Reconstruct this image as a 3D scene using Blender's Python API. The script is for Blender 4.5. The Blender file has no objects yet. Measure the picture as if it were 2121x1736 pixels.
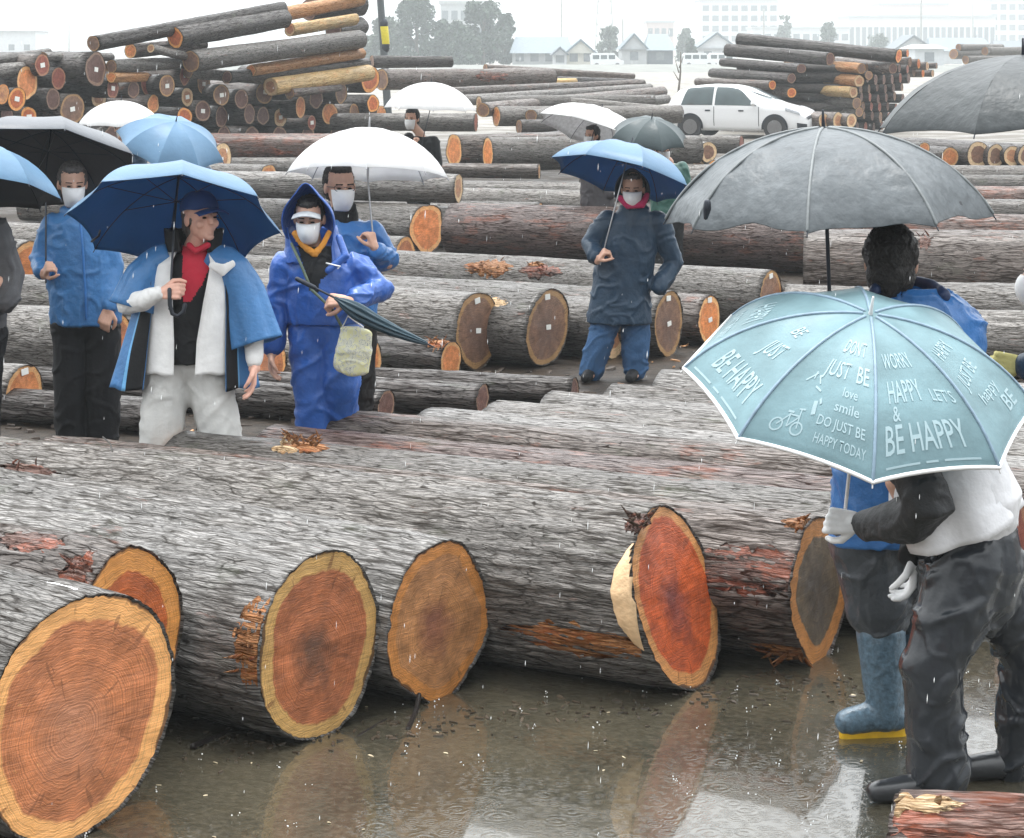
import bpy, bmesh, math, random
import numpy as np
from mathutils import Vector, Matrix, noise as mnoise
random.seed(7)
SC = bpy.context.scene
COL = SC.collection
# ---------------------------------------------------------------- camera
F = 4600.0          # focal length in photo units (photo 2121 units wide)
HZ = 100.0          # horizon row
CX = 1060.5
H = 2.45            # camera height
cam_d = bpy.data.cameras.new('camera'); cam = bpy.data.objects.new('camera', cam_d); COL.objects.link(cam)
cam.location = (0, 0, H); cam.rotation_euler = (math.radians(90), 0, 0)
cam_d.sensor_width = 36; cam_d.sensor_fit = 'HORIZONTAL'
cam_d.lens = 36*F/2121; cam_d.shift_y = -(1735.7/2-HZ)/2121
cam_d.clip_start = 0.1; cam_d.clip_end = 3000
SC.camera = cam
# ---------------------------------------------------------------- light
world = bpy.data.worlds.new('World'); SC.world = world; world.use_nodes = True
nt = world.node_tree; bg = nt.nodes['Background']
sky = nt.nodes.new('ShaderNodeTexSky'); sky.sky_type = 'NISHITA'; sky.sun_disc = False
SUN_EL, SUN_AZ = math.radians(78), math.radians(340)
sky.sun_elevation = SUN_EL; sky.sun_rotation = SUN_AZ; sky.dust_density = 6; sky.air_density = 1.0; sky.ozone_density = 1
hsv = nt.nodes.new('ShaderNodeHueSaturation'); hsv.inputs['Saturation'].default_value = 0.12
nt.links.new(sky.outputs[0], hsv.inputs['Color'])
# closed rain cloud: the clear sky is almost wholly replaced by an even white overcast
ov = nt.nodes.new('ShaderNodeMix'); ov.data_type = 'RGBA'; ov.inputs[0].default_value = .9
nt.links.new(hsv.outputs[0], ov.inputs[6]); tcw = nt.nodes.new('ShaderNodeTexCoord'); sw_ = nt.nodes.new('ShaderNodeSeparateXYZ'); nt.links.new(tcw.outputs['Generated'], sw_.inputs[0])
# overcast skies are about three times brighter overhead than at the horizon
zr = nt.nodes.new('ShaderNodeMapRange'); zr.inputs[1].default_value = 0; zr.inputs[2].default_value = 1; zr.inputs[3].default_value = 5.0; zr.inputs[4].default_value = 24.0
nt.links.new(sw_.outputs[2], zr.inputs[0]); cz = nt.nodes.new('ShaderNodeVectorMath'); cz.operation = 'SCALE'; cz.inputs[0].default_value = (.97, 1.0, 1.02)
# sky behind the viewer dimmed, invented to deepen shade on the log sides
yr = nt.nodes.new('ShaderNodeMapRange'); yr.inputs[1].default_value = -1; yr.inputs[2].default_value = 1; yr.inputs[3].default_value = .42; yr.inputs[4].default_value = 1.0; nt.links.new(sw_.outputs[1], yr.inputs[0])
mm = nt.nodes.new('ShaderNodeMath'); mm.operation = 'MULTIPLY'; nt.links.new(zr.outputs[0], mm.inputs[0]); nt.links.new(yr.outputs[0], mm.inputs[1])
nt.links.new(mm.outputs[0], cz.inputs['Scale']); nt.links.new(cz.outputs[0], ov.inputs[7])
nt.links.new(ov.outputs[2], bg.inputs['Color'])
bg.inputs['Strength'].default_value = 0.15
sun_d = bpy.data.lights.new('sun', 'SUN'); sun_d.energy = 1.5; sun_d.angle = math.radians(25); sun_d.color = (1, .97, .93)
sun = bpy.data.objects.new('sun', sun_d); COL.objects.link(sun)
sv = Vector((math.sin(SUN_AZ)*math.cos(SUN_EL), math.cos(SUN_AZ)*math.cos(SUN_EL), math.sin(SUN_EL)))
sun.rotation_euler = (-sv).to_track_quat('-Z', 'Y').to_euler()
SC.view_settings.view_transform = 'Standard'; SC.view_settings.look = 'None'
SC.view_settings.exposure = 0.78; SC.view_settings.gamma = 1
SC.cycles.volume_bounces = 2; SC.cycles.max_bounces = 8; SC.cycles.transparent_max_bounces = 12
# ---------------------------------------------------------------- helpers
def P(x, y, Z):
    s = F/Z
    return Vector(((x-CX)/s, Z, H-(y-HZ)/s))
def tag(o, label=None, cat=None, group=None, kind=None):
    if label: o['label'] = label
    if cat: o['category'] = cat
    if group: o['group'] = group
    if kind: o['kind'] = kind
    return o
def empty(name, loc=(0, 0, 0), label=None, cat=None, group=None):
    o = bpy.data.objects.new(name, None); COL.objects.link(o); o.location = loc
    o.empty_display_size = .1
    return tag(o, label, cat, group)
def link(name, me, mats=None, parent=None, smooth=True):
    o = bpy.data.objects.new(name, me); COL.objects.link(o)
    if mats is not None:
        for m in (mats if isinstance(mats, (list, tuple)) else [mats]): me.materials.append(m)
    if smooth: me.polygons.foreach_set('use_smooth', [True]*len(me.polygons))
    if parent is not None:
        o.parent = parent
        if parent.matrix_world == Matrix.Identity(4) and parent.location.length > 0:
            bpy_loc = parent.location
    return o
def put(name, me, mats, root, smooth=True):
    """part in world coordinates, parented to a root that has only a translation"""
    o = link(name, me, mats, None, smooth); o.parent = root
    base = Vector(root.location)
    r = root.parent
    while r is not None: base = base + Vector(r.location); r = r.parent
    me.transform(Matrix.Translation(-base))
    return o
def mesh(verts, faces, name='m'):
    me = bpy.data.meshes.new(name)
    if isinstance(verts, np.ndarray): verts = verts.tolist()
    me.from_pydata([tuple(v) for v in verts], [], faces); me.update(); return me
# vectorised value noise
_rs = np.random.RandomState(3); _T = _rs.rand(4096)
def _h(i, j, k):
    return _T[((i*73856093) ^ (j*19349663) ^ (k*83492791)) & 4095]
def vn(x, y, z):
    xi = np.floor(x).astype(np.int64); yi = np.floor(y).astype(np.int64); zi = np.floor(z).astype(np.int64)
    a = x-xi; b = y-yi; c = z-zi
    a = a*a*(3-2*a); b = b*b*(3-2*b); c = c*c*(3-2*c)
    r = 0
    for dx in (0, 1):
        for dy in (0, 1):
            for dz in (0, 1):
                w = (a if dx else 1-a)*(b if dy else 1-b)*(c if dz else 1-c)
                r = r+w*_h(xi+dx, yi+dy, zi+dz)
    return r*2-1
def fbm(x, y, z, o=3):
    r = 0; a = 1
    for _ in range(o):
        r = r+a*vn(x, y, z); x = x*2.03+7.1; y = y*2.03+3.3; z = z*2.03+1.7; a *= .5
    return r
# ---------------------------------------------------------------- materials
MATS = {}
def newmat(name):
    m = bpy.data.materials.new(name); m.use_nodes = True; MATS[name] = m
    n = m.node_tree; b = n.nodes['Principled BSDF']
    return m, n, b
def N(n, t, **k):
    x = n.nodes.new(t)
    for a, v in k.items():
        if a.startswith('_'):
            x.inputs[a[1:].replace('_', ' ')].default_value = v
        else: setattr(x, a, v)
    return x
def mth(n, op, a, b=None, c=None, clamp=False):
    x = n.nodes.new('ShaderNodeMath'); x.operation = op; x.use_clamp = clamp
    for i, v in enumerate((a, b, c)):
        if v is None: continue
        if isinstance(v, (int, float)): x.inputs[i].default_value = v
        else: n.links.new(v, x.inputs[i])
    return x.outputs[0]
def mix(n, f, a, b, bt='MIX'):
    x = n.nodes.new('ShaderNodeMix'); x.data_type = 'RGBA'; x.blend_type = bt
    for s, v in ((0, f), (6, a), (7, b)):
        if isinstance(v, (int, float)): x.inputs[s].default_value = v
        elif isinstance(v, tuple): x.inputs[s].default_value = (*v, 1)[:4]
        else: n.links.new(v, x.inputs[s])
    return x.outputs[2]
def ramp(n, f, pts):
    x = n.nodes.new('ShaderNodeValToRGB'); e = x.color_ramp.elements
    while len(e) < len(pts): e.new(.5)
    for i, (p, c) in enumerate(pts):
        e[i].position = p; e[i].color = (*c, 1) if isinstance(c, tuple) else (c, c, c, 1)
    n.links.new(f, x.inputs[0]); return x.outputs[0]
def setc(n, inp, v):
    if isinstance(v, tuple): inp.default_value = (*v, 1)
    elif isinstance(v, (int, float)): inp.default_value = v
    else: n.links.new(v, inp)
def plain(name, col, rough=.6, noise=.15, nscale=30, bump=.0, bscale=60, metal=0, coat=0, trans=0, spec=.5):
    m, n, b = newmat(name); b.inputs['Specular IOR Level'].default_value = spec
    tc = N(n, 'ShaderNodeTexCoord')
    nz = N(n, 'ShaderNodeTexNoise', _Scale=nscale, _Detail=4.0)
    n.links.new(tc.outputs['Object'], nz.inputs['Vector'])
    f = ramp(n, nz.outputs[0], [(.3, 0.0), (.7, 1.0)])
    c = mix(n, f, tuple(max(0, q*(1-noise)) for q in col), tuple(min(1, q*(1+noise)) for q in col))
    n.links.new(c, b.inputs['Base Color'])
    b.inputs['Roughness'].default_value = rough; b.inputs['Metallic'].default_value = metal
    b.inputs['Coat Weight'].default_value = coat; b.inputs['Coat Roughness'].default_value = .15
    if bump:
        n2 = N(n, 'ShaderNodeTexNoise', _Scale=bscale, _Detail=3.0)
        n.links.new(tc.outputs['Object'], n2.inputs['Vector'])
        bp = N(n, 'ShaderNodeBump', _Strength=bump, _Distance=.01); n.links.new(n2.outputs[0], bp.inputs['Height'])
        n.links.new(bp.outputs[0], b.inputs['Normal'])
    if trans:
        t = N(n, 'ShaderNodeBsdfTranslucent'); n.links.new(c, t.inputs['Color'])
        ms = N(n, 'ShaderNodeMixShader'); ms.inputs[0].default_value = trans
        out = n.nodes['Material Output']
        n.links.new(b.outputs[0], ms.inputs[1]); n.links.new(t.outputs[0], ms.inputs[2]); n.links.new(ms.outputs[0], out.inputs[0])
    return m
def bark_mat(name, lo, mid, hi, patch=(.17, .055, .03), patch_amt=.58, rough=.5, fs=1.0, sapc=(.5, .28, .12), coat=.45):
    m, n, b = newmat(name)
    uv = N(n, 'ShaderNodeUVMap', uv_map='UVMap'); oi = N(n, 'ShaderNodeObjectInfo')
    off = mth(n, 'MULTIPLY', oi.outputs['Random'], 37.0)
    cb = N(n, 'ShaderNodeCombineXYZ'); n.links.new(off, cb.inputs[0]); n.links.new(off, cb.inputs[1])
    ad = N(n, 'ShaderNodeVectorMath', operation='ADD'); n.links.new(uv.outputs[0], ad.inputs[0]); n.links.new(cb.outputs[0], ad.inputs[1])
    def mp(sx, sy):
        q = N(n, 'ShaderNodeMapping'); q.inputs['Scale'].default_value = (sx*fs, sy*fs, 1); n.links.new(ad.outputs[0], q.inputs[0]); return q.outputs[0]
    # lengthwise wander
    w = N(n, 'ShaderNodeTexNoise', _Scale=1.0, _Detail=3.0); n.links.new(mp(5, 5), w.inputs['Vector'])
    def nz(sx, sy, d=5, rough=.6, dist=0.0):
        q = N(n, 'ShaderNodeTexNoise', _Scale=1.0, _Detail=float(d), _Roughness=rough, _Distortion=dist)
        v = N(n, 'ShaderNodeVectorMath', operation='MULTIPLY_ADD'); n.links.new(w.outputs['Color'], v.inputs[0]); v.inputs[1].default_value = (sx*.035, 0, 0)
        n.links.new(mp(sx, sy), v.inputs[2]); n.links.new(v.outputs[0], q.inputs['Vector']); return q.outputs[0]
    fib = nz(58, 4.2, 7, .7, .3)
    fine = nz(190, 22, 4, .7)
    big = nz(3.0, 1.3, 3)
    vo = N(n, 'ShaderNodeTexVoronoi', feature='DISTANCE_TO_EDGE', _Scale=1.0)
    v = N(n, 'ShaderNodeVectorMath', operation='MULTIPLY_ADD'); n.links.new(w.outputs['Color'], v.inputs[0]); v.inputs[1].default_value = (1.3, .6, 0)
    n.links.new(mp(38, 3.4), v.inputs[2]); n.links.new(v.outputs[0], vo.inputs['Vector'])
    vo2 = N(n, 'ShaderNodeTexVoronoi', feature='DISTANCE_TO_EDGE', _Scale=1.0)
    v2 = N(n, 'ShaderNodeVectorMath', operation='MULTIPLY_ADD'); n.links.new(w.outputs['Color'], v2.inputs[0]); v2.inputs[1].default_value = (2.6, 1.4, 0)
    n.links.new(mp(90, 8.5), v2.inputs[2]); n.links.new(v2.outputs[0], vo2.inputs['Vector'])
    opn = ramp(n, big, [(.38, .02), (.62, .16)])       # furrows open up in some places, close in others
    ck1 = mth(n, 'SMOOTH_MIN', mth(n, 'DIVIDE', mth(n, 'MULTIPLY_ADD', mth(n, 'SUBTRACT', fib, .5), .35, vo.outputs[0]), opn), 1.0, .2, clamp=True)
    ck2 = ramp(n, mth(n, 'MULTIPLY_ADD', mth(n, 'SUBTRACT', fine, .5), .4, vo2.outputs[0]), [(.02, 0.0), (.13, 1.0)])
    crack = mth(n, 'MULTIPLY', ck1, mth(n, 'MULTIPLY_ADD', ck2, .6, .4), clamp=True)
    t = mth(n, 'MULTIPLY_ADD', fine, .45, mth(n, 'MULTIPLY', fib, .55))
    base = ramp(n, t, [(.33, lo), (.45, mid), (.68, hi)])
    base = mix(n, mth(n, 'MULTIPLY_ADD', crack, -.76, .76), base, tuple(q*.4 for q in lo))
    bigr = ramp(n, big, [(.35, .72), (.65, 1.15)])
    base = mix(n, 1.0, base, bigr, 'MULTIPLY')
    # random tone of each log
    rt = mth(n, 'MULTIPLY_ADD', oi.outputs['Random'], .5, .75)
    base = mix(n, 1.0, base, rt, 'MULTIPLY')
    # reddish inner bark where outer bark scraped off
    pn = nz(7.0, 2.0, 6, .7)
    pm = ramp(n, mth(n, 'MULTIPLY_ADD', fib, .35, pn), [(patch_amt+.22, 0.0), (patch_amt+.30, 1.0)])
    base = mix(n, mth(n, 'MULTIPLY', pm, .5), base, mix(n, fine, patch, tuple(q*1.9 for q in patch)))
    sn = nz(9, 3.0, 5, .7)
    sm = ramp(n, sn, [(.73, 0.0), (.77, 1.0)])
    base = mix(n, mth(n, 'MULTIPLY', sm, .9), base, sapc)
    # a little green algae
    gn = nz(4.0, 2.0, 4); gm = ramp(n, gn, [(.6, 0.0), (.75, .35)])
    base = mix(n, gm, base, (.09, .11, .06))
    n.links.new(base, b.inputs['Base Color'])
    n.links.new(ramp(n, fib, [(.3, rough+.15), (.7, rough-.12)]), b.inputs['Roughness'])
    n.links.new(mth(n, 'MULTIPLY', crack, coat), b.inputs['Coat Weight']); b.inputs['Coat Roughness'].default_value = .24
    n.links.new(mth(n, 'MULTIPLY', crack, .35), b.inputs['Specular IOR Level'])
    hgt = mth(n, 'MULTIPLY_ADD', crack, .7, mth(n, 'MULTIPLY_ADD', fine, .35, fib))
    bp = N(n, 'ShaderNodeBump', _Strength=.9, _Distance=.011); n.links.new(hgt, bp.inputs['Height']); n.links.new(bp.outputs[0], b.inputs['Normal'])
    return m
def face_mat(name, heart, sap, hr=.74, core=None, core_r=.3, rough=.42, streak=.5):
    m, n, b = newmat(name)
    uv = N(n, 'ShaderNodeUVMap', uv_map='UVMap'); oi = N(n, 'ShaderNodeObjectInfo')
    w = N(n, 'ShaderNodeTexNoise', _Scale=1.6, _Detail=4.0); w.noise_dimensions = '4D'
    n.links.new(mth(n, 'MULTIPLY', oi.outputs['Random'], 50.0), w.inputs['W']); n.links.new(uv.outputs[0], w.inputs['Vector'])
    ln = N(n, 'ShaderNodeVectorMath', operation='LENGTH'); n.links.new(uv.outputs[0], ln.inputs[0])
    rho = mth(n, 'MULTIPLY_ADD', mth(n, 'SUBTRACT', w.outputs[0], .5), .28, ln.outputs['Value'])
    # growth rings about a pith off centre
    pv = N(n, 'ShaderNodeVectorMath', operation='SUBTRACT'); n.links.new(uv.outputs[0], pv.inputs[0]); pv.inputs[1].default_value = (.08, -.1, 0)
    pl = N(n, 'ShaderNodeVectorMath', operation='LENGTH'); n.links.new(pv.outputs[0], pl.inputs[0])
    rr = mth(n, 'MULTIPLY_ADD', mth(n, 'SUBTRACT', w.outputs[0], .5), .2, pl.outputs['Value'])
    rn = N(n, 'ShaderNodeTexNoise', _Scale=62.0, _Detail=5.0, _Roughness=.7); rn.noise_dimensions = '1D'; n.links.new(rr, rn.inputs['W'])
    ring = ramp(n, rn.outputs[0], [(.32, .58), (.64, 1.22)])
    # saw marks
    mp = N(n, 'ShaderNodeMapping'); mp.inputs['Rotation'].default_value = (0, 0, .5); mp.inputs['Scale'].default_value = (3.0, 64, 1); n.links.new(uv.outputs[0], mp.inputs[0])
    sw = N(n, 'ShaderNodeTexNoise', _Scale=1.0, _Detail=4.0, _Distortion=.6); n.links.new(mp.outputs[0], sw.inputs['Vector'])
    saw = ramp(n, sw.outputs[0], [(.32, .7), (.5, 1.0), (.66, 1.25)])
    hm = ramp(n, rho, [(hr-.015, 0.0), (hr+.015, 1.0)])
    bl = N(n, 'ShaderNodeTexNoise', _Scale=2.6, _Detail=5.0, _Roughness=.65); n.links.new(uv.outputs[0], bl.inputs['Vector'])
    hc = mix(n, ramp(n, bl.outputs[0], [(.35, 0.0), (.65, 1.0)]), tuple(q*.72 for q in heart), tuple(min(1, q*1.35) for q in heart))
    if core:
        cm = ramp(n, mth(n, 'MULTIPLY_ADD', mth(n, 'SUBTRACT', bl.outputs[0], .5), .5, rr), [(core_r*.3, .7), (core_r, 0.0)])
        hc = mix(n, cm, hc, core)
    sc = mix(n, ramp(n, bl.outputs[0], [(.35, 0.0), (.7, 1.0)]), tuple(q*.8 for q in sap), tuple(min(1, q*1.15) for q in sap))
    c = mix(n, hm, hc, sc)
    c = mix(n, .75, c, ring, 'MULTIPLY'); c = mix(n, .85, c, saw, 'MULTIPLY')
    # dark crescent just under the bark
    # seasoning checks running out from the pith, pale saw dust flecks
    gr = N(n, 'ShaderNodeTexGradient', gradient_type='RADIAL'); n.links.new(pv.outputs[0], gr.inputs[0])
    ck = N(n, 'ShaderNodeTexNoise', _Scale=1.0, _Detail=2.0); ck.noise_dimensions = '2D'
    cc = N(n, 'ShaderNodeCombineXYZ'); n.links.new(mth(n, 'MULTIPLY', gr.outputs[1], 46.0), cc.inputs[0]); n.links.new(mth(n, 'MULTIPLY_ADD', rr, 2.2, mth(n, 'MULTIPLY', oi.outputs['Random'], 30.0)), cc.inputs[1]); n.links.new(cc.outputs[0], ck.inputs['Vector'])
    c = mix(n, ramp(n, ck.outputs[0], [(.27, .55), (.31, 0.0)]), c, tuple(q*.35 for q in heart))
    fl = N(n, 'ShaderNodeTexNoise', _Scale=13.0, _Detail=5.0, _Roughness=.75); n.links.new(uv.outputs[0], fl.inputs['Vector'])
    c = mix(n, ramp(n, fl.outputs[0], [(.62, 0.0), (.72, .5)]), c, tuple(min(1, q*1.35) for q in sap))
    c = mix(n, ramp(n, fl.outputs[0], [(.28, .5), (.38, 0.0)]), c, tuple(q*.5 for q in heart))
    c = mix(n, ramp(n, rho, [(.985, 0.0), (1.02, .85)]), c, (.07, .03, .015))
    rt = mth(n, 'MULTIPLY_ADD', oi.outputs['Random'], .35, .82)
    c = mix(n, 1.0, c, rt, 'MULTIPLY')
    n.links.new(c, b.inputs['Base Color'])
    n.links.new(ramp(n, bl.outputs[0], [(.3, rough+.15), (.7, rough-.1)]), b.inputs['Roughness'])
    bp = N(n, 'ShaderNodeBump', _Strength=.5, _Distance=.006); n.links.new(mth(n, 'ADD', sw.outputs[0], rn.outputs[0]), bp.inputs['Height']); n.links.new(bp.outputs[0], b.inputs['Normal'])
    return m
BK = {
 'grey': bark_mat('bark_grey', (.048, .040, .035), (.165, .148, .132), (.33, .312, .292), fs=1.45),
 'brown': bark_mat('bark_brown', (.034, .025, .021), (.13, .102, .087), (.28, .24, .215), patch_amt=.54),
 'pale': bark_mat('bark_pale', (.075, .067, .06), (.235, .22, .205), (.38, .365, .35), fs=1.3, patch_amt=.6),
 'umber': bark_mat('bark_umber', (.022, .013, .011), (.085, .055, .048), (.2, .145, .13), patch_amt=.5),
 'dark': bark_mat('bark_dark', (.018, .014, .013), (.055, .045, .04), (.13, .11, .1), patch_amt=.62),
 'red': bark_mat('bark_red', (.045, .028, .024), (.15, .10, .085), (.32, .25, .22), patch_amt=.46),
 'stripped': bark_mat('bark_stripped', (.42, .24, .08), (.62, .42, .18), (.72, .55, .3), patch=(.45, .2, .06), patch_amt=.5, sapc=(.75, .6, .35)),
 'orange': bark_mat('bark_orange', (.3, .12, .04), (.5, .24, .09), (.62, .36, .16), patch=(.3, .1, .03), patch_amt=.5, sapc=(.7, .5, .25)),
}
FK = {
 'tan': face_mat('cut_tan', (.47, .17, .07), (.84, .42, .15), .83, core=(.45, .2, .11), core_r=.5),
 'tan2': face_mat('cut_tan_green', (.48, .16, .065), (.74, .44, .15), .82, core=(.06, .05, .04), core_r=.42),
 'brown': face_mat('cut_brown', (.58, .27, .11), (.80, .33, .09), .83, core=(.26, .09, .07), core_r=.45),
 'orange': face_mat('cut_orange', (.62, .22, .07), (.78, .42, .17), .8),
 'redheart': face_mat('cut_red_heart', (.55, .10, .022), (.72, .32, .10), .84, core=(.10, .03, .04), core_r=.42),
 'darkheart': face_mat('cut_dark_heart', (.17, .12, .07), (.66, .27, .07), .74, core=(.07, .055, .045), core_r=.8),
 'ember': face_mat('cut_ember', (.50, .12, .03), (.84, .36, .09), .75),
 'grey': face_mat('cut_grey_brown', (.24, .13, .08), (.45, .26, .11), .85, core=(.15, .09, .07), core_r=.8),
 'dark': face_mat('cut_dark', (.13, .06, .045), (.30, .18, .12), .82),
 'darkred': face_mat('cut_dark_red', (.25, .065, .04), (.40, .18, .10), .82),
 'pale': face_mat('cut_pale', (.42, .2, .1), (.72, .5, .28), .66),
 'ring': face_mat('cut_pale_ring', (.2, .1, .06), (.78, .55, .32), .68),
}
PAPER = plain('paper_white', (.8, .8, .76), .5, .03)
# ---------------------------------------------------------------- logs
def radius_fn(seed, r, lumps=.05, flute=0.0, nfl=5):
    rs = np.random.RandomState(seed)
    ph = rs.rand(4)*6.28; am = rs.randn(4)*np.array([.35, .6, .45, .3])
    def f(phi):
        q = 1+lumps*(am[0]*np.cos(phi*1+ph[0])*.3+am[1]*np.cos(2*phi+ph[1])+am[2]*np.cos(3*phi+ph[2])+am[3]*np.cos(5*phi+ph[3]))
        if flute: q = q+flute*np.abs(np.cos(phi*nfl/2+ph[0]))
        return r*q
    return f
_cache = {}
def log_meshes(r0, r1, L, seed, nphi, nx, rough=.006, lumps=.05, point=0.0, skew=0.0, bow=0.0, wob=.02):
    """bark tube plus the two cut faces, along local +X; u = metres round, v = metres along"""
    fn = radius_fn(seed, 1.0, lumps)
    phi = np.linspace(0, 2*np.pi, nphi+1)-np.pi/2
    xs = np.linspace(0, L, nx+1)
    PH, XX = np.meshgrid(phi, xs)
    rad = (r0+(r1-r0)*XX/L)*fn(PH)
    if point: rad = rad*(1+point*np.exp(-((np.mod(PH+np.pi/2+np.pi, 2*np.pi)-np.pi)/.42)**2)*np.clip(1-XX/.6, 0, 1))
    c, s = np.cos(PH), np.sin(PH); so = seed*3.7
    rad = rad*(1+wob*fbm(c*1.2+so, s*1.2, XX*.8, 2))
    # butt end of the bark slightly ragged
    fib = fbm(c*r0*26+so, s*r0*26, XX*1.6+so, 3)
    rad = rad+rough*(.35+.65*np.clip(XX/.15, 0, 1)*np.clip((L-XX)/.15, 0, 1))*fib+rough*.5*fbm(c*r0*70+so, s*r0*70, XX*7, 2)
    if nphi > 100:      # plates and furrows of old bark
        wv = vn(c*3+so, s*3, XX*1.3)*.9
        rdg = np.abs(vn(c*r0*46+so+wv, s*r0*46+wv, XX*2.1+wv))
        rad = rad+.010*np.minimum(rdg*2.2, 1)*(.25+.75*np.clip(XX/.1, 0, 1))-.005
    xo = XX.copy()
    ring = fn(phi)
    xs_end = -.004+.006*fbm(np.cos(phi)*9+so, np.sin(phi)*9, phi*0, 2)
    xo[0] = xs_end
    xo = xo+skew*(s*rad)*np.clip(1-XX/L, 0, 1)**3
    bz = bow*np.sin(np.pi*XX/L)
    V = np.stack([xo, c*rad, s*rad+bz], -1)
    nr = nphi+1
    verts = V.reshape(-1, 3)
    faces = []
    for i in range(nx):
        for j in range(nphi):
            a = i*nr+j
            faces.append((a, a+nr, a+nr+1, a+1))
    # inner lip of bark ring at both ends
    base = len(verts)
    lip = []
    for e, (i, dx) in enumerate(((0, .012), (nx, -.012))):
        rr = rad[i]*.972
        lip.append(np.stack([xo[i]*0+(xs[i]+dx)+skew*(s[i]*rr)*(1 if e == 0 else 0), c[i]*rr, s[i]*rr+bz[i]], -1))
    verts = np.concatenate([verts]+lip)
    for j in range(nphi):
        faces.append((base+j, j, j+1, base+j+1))
        a = nx*nr+j; b0 = base+nr+j
        faces.append((a, b0, b0+1, a+1))
    me = mesh(verts, faces, 'bark')
    uv = me.uv_layers.new(name='UVMap')
    U = np.concatenate([((PH+np.pi/2)*r0).ravel(), np.tile((phi+np.pi/2)*r0, 2)]); W = np.concatenate([XX.ravel(), np.zeros(nr), np.full(nr, L)])
    li = np.zeros(len(me.loops), dtype=np.int64); me.loops.foreach_get('vertex_index', li)
    uv.data.foreach_set('uv', np.stack([U[li], W[li]], -1).ravel())
    out = [me]
    for e in (0, 1):
        i = 0 if e == 0 else nx
        nrg = max(3, min(12, nphi//14))
        vs = [[xs[i]+(.004 if e == 0 else -.004), 0, bz[i][0]]]; uvs = [(0, 0)]
        for q in range(1, nrg+1):
            t = q/nrg*.978
            rr = rad[i][:-1]*t
            cc, ss = c[i][:-1], s[i][:-1]
            x0 = xs[i]+(.004 if e == 0 else -.004)+(skew*ss*rr if e == 0 else 0*ss)
            x0 = x0+.0035*fbm(cc*rr*20+so, ss*rr*20, ss*0+e, 2)
            for k in range(nphi):
                vs.append([x0[k], cc[k]*rr[k], ss[k]*rr[k]+bz[i][0]]); uvs.append((cc[k]*q/nrg, ss[k]*q/nrg))
        fs = []
        for k in range(nphi):
            k2 = (k+1) % nphi
            fs.append((0, 1+k, 1+k2) if e == 1 else (0, 1+k2, 1+k))
            for q in range(nrg-1):
                a = 1+q*nphi+k; b = 1+q*nphi+k2; c2 = a+nphi; d2 = b+nphi
                fs.append((a, c2, d2, b) if e == 1 else (a, b, d2, c2))
        m2 = mesh(vs, fs, 'cut'); u2 = m2.uv_layers.new(name='UVMap')
        li = np.zeros(len(m2.loops), dtype=np.int64); m2.loops.foreach_get('vertex_index', li)
        u2.data.foreach_set('uv', np.array(uvs)[li].ravel())
        out.append(m2)
    return out
LOGS = []
def log(label, A, B, r0, r1=None, bark='grey', face='tan', far='tan', group='logs', tags=(), near=False, seed=None, name='log', **kw):
    """A = centre of the near cut face, B = centre of the far one"""
    A = Vector(A); B = Vector(B); L = (B-A).length; r1 = r1 or r0*.93
    seed = seed if seed is not None else len(LOGS)*7+3
    if near: ms = log_meshes(r0, r1, L, seed, 230 if near == 2 else 80, 260 if near == 2 else 70, **kw)
    else:
        k = (len(LOGS) % 7)
        if k not in _cache: _cache[k] = log_meshes(.25, .235, 4.0, 900+k*13, 28, 14, rough=.005, lumps=.06, wob=.05)
        ms = [m.copy() if False else m for m in _cache[k]]
    d = (B-A).normalized(); up = Vector((0, 0, 1)); y = up.cross(d).normalized(); z = d.cross(y)
    M = Matrix((d, y, z)).transposed().to_4x4(); M.translation = A
    root = empty(name, (0, 0, 0), label, 'log', group); root.matrix_world = M
    sc = (1, 1, 1) if near else (L/4.0, r0/.25, r0/.25)
    roll = 0 if near else random.random()*6.28
    for i, me in enumerate(ms):
        if not near: me = me.copy() if me.materials and me.materials[0] != (BK[bark] if i == 0 else FK[face if i == 1 else far]) else me
        if me.materials:
            me.materials.clear()
        me.materials.append(BK[bark] if i == 0 else FK[face if i == 1 else far])
        o = bpy.data.objects.new('bark' if i == 0 else 'cut_face', me); COL.objects.link(o)
        me.polygons.foreach_set('use_smooth', [True]*len(me.polygons))
        o.parent = root; o.scale = sc; o.rotation_euler = (roll, 0, 0)
    for (ty, tz, w) in tags:
        bm = bmesh.new(); bmesh.ops.create_cube(bm, size=1)
        bmesh.ops.scale(bm, verts=bm.verts, vec=(.004, w*1.15, w*.85)); bmesh.ops.bevel(bm, geom=bm.edges, offset=.001, segments=1)
        for v in bm.verts: v.co.x += .004*math.sin(v.co.y*60)
        me = bpy.data.meshes.new('tag'); bm.to_mesh(me); bm.free(); me.materials.append(PAPER)
        o = bpy.data.objects.new('paper_tag', me); COL.objects.link(o); o.parent = root; o.location = (-.006, ty*r0, tz*r0); o.rotation_euler = (random.uniform(-.2, .2), 0, 0)
    LOGS.append((root, A, B, r0)); return root
def dirv(th, slope=0.0):
    t = math.radians(th); return Vector((-math.sin(t), math.cos(t), slope)).normalized()
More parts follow.
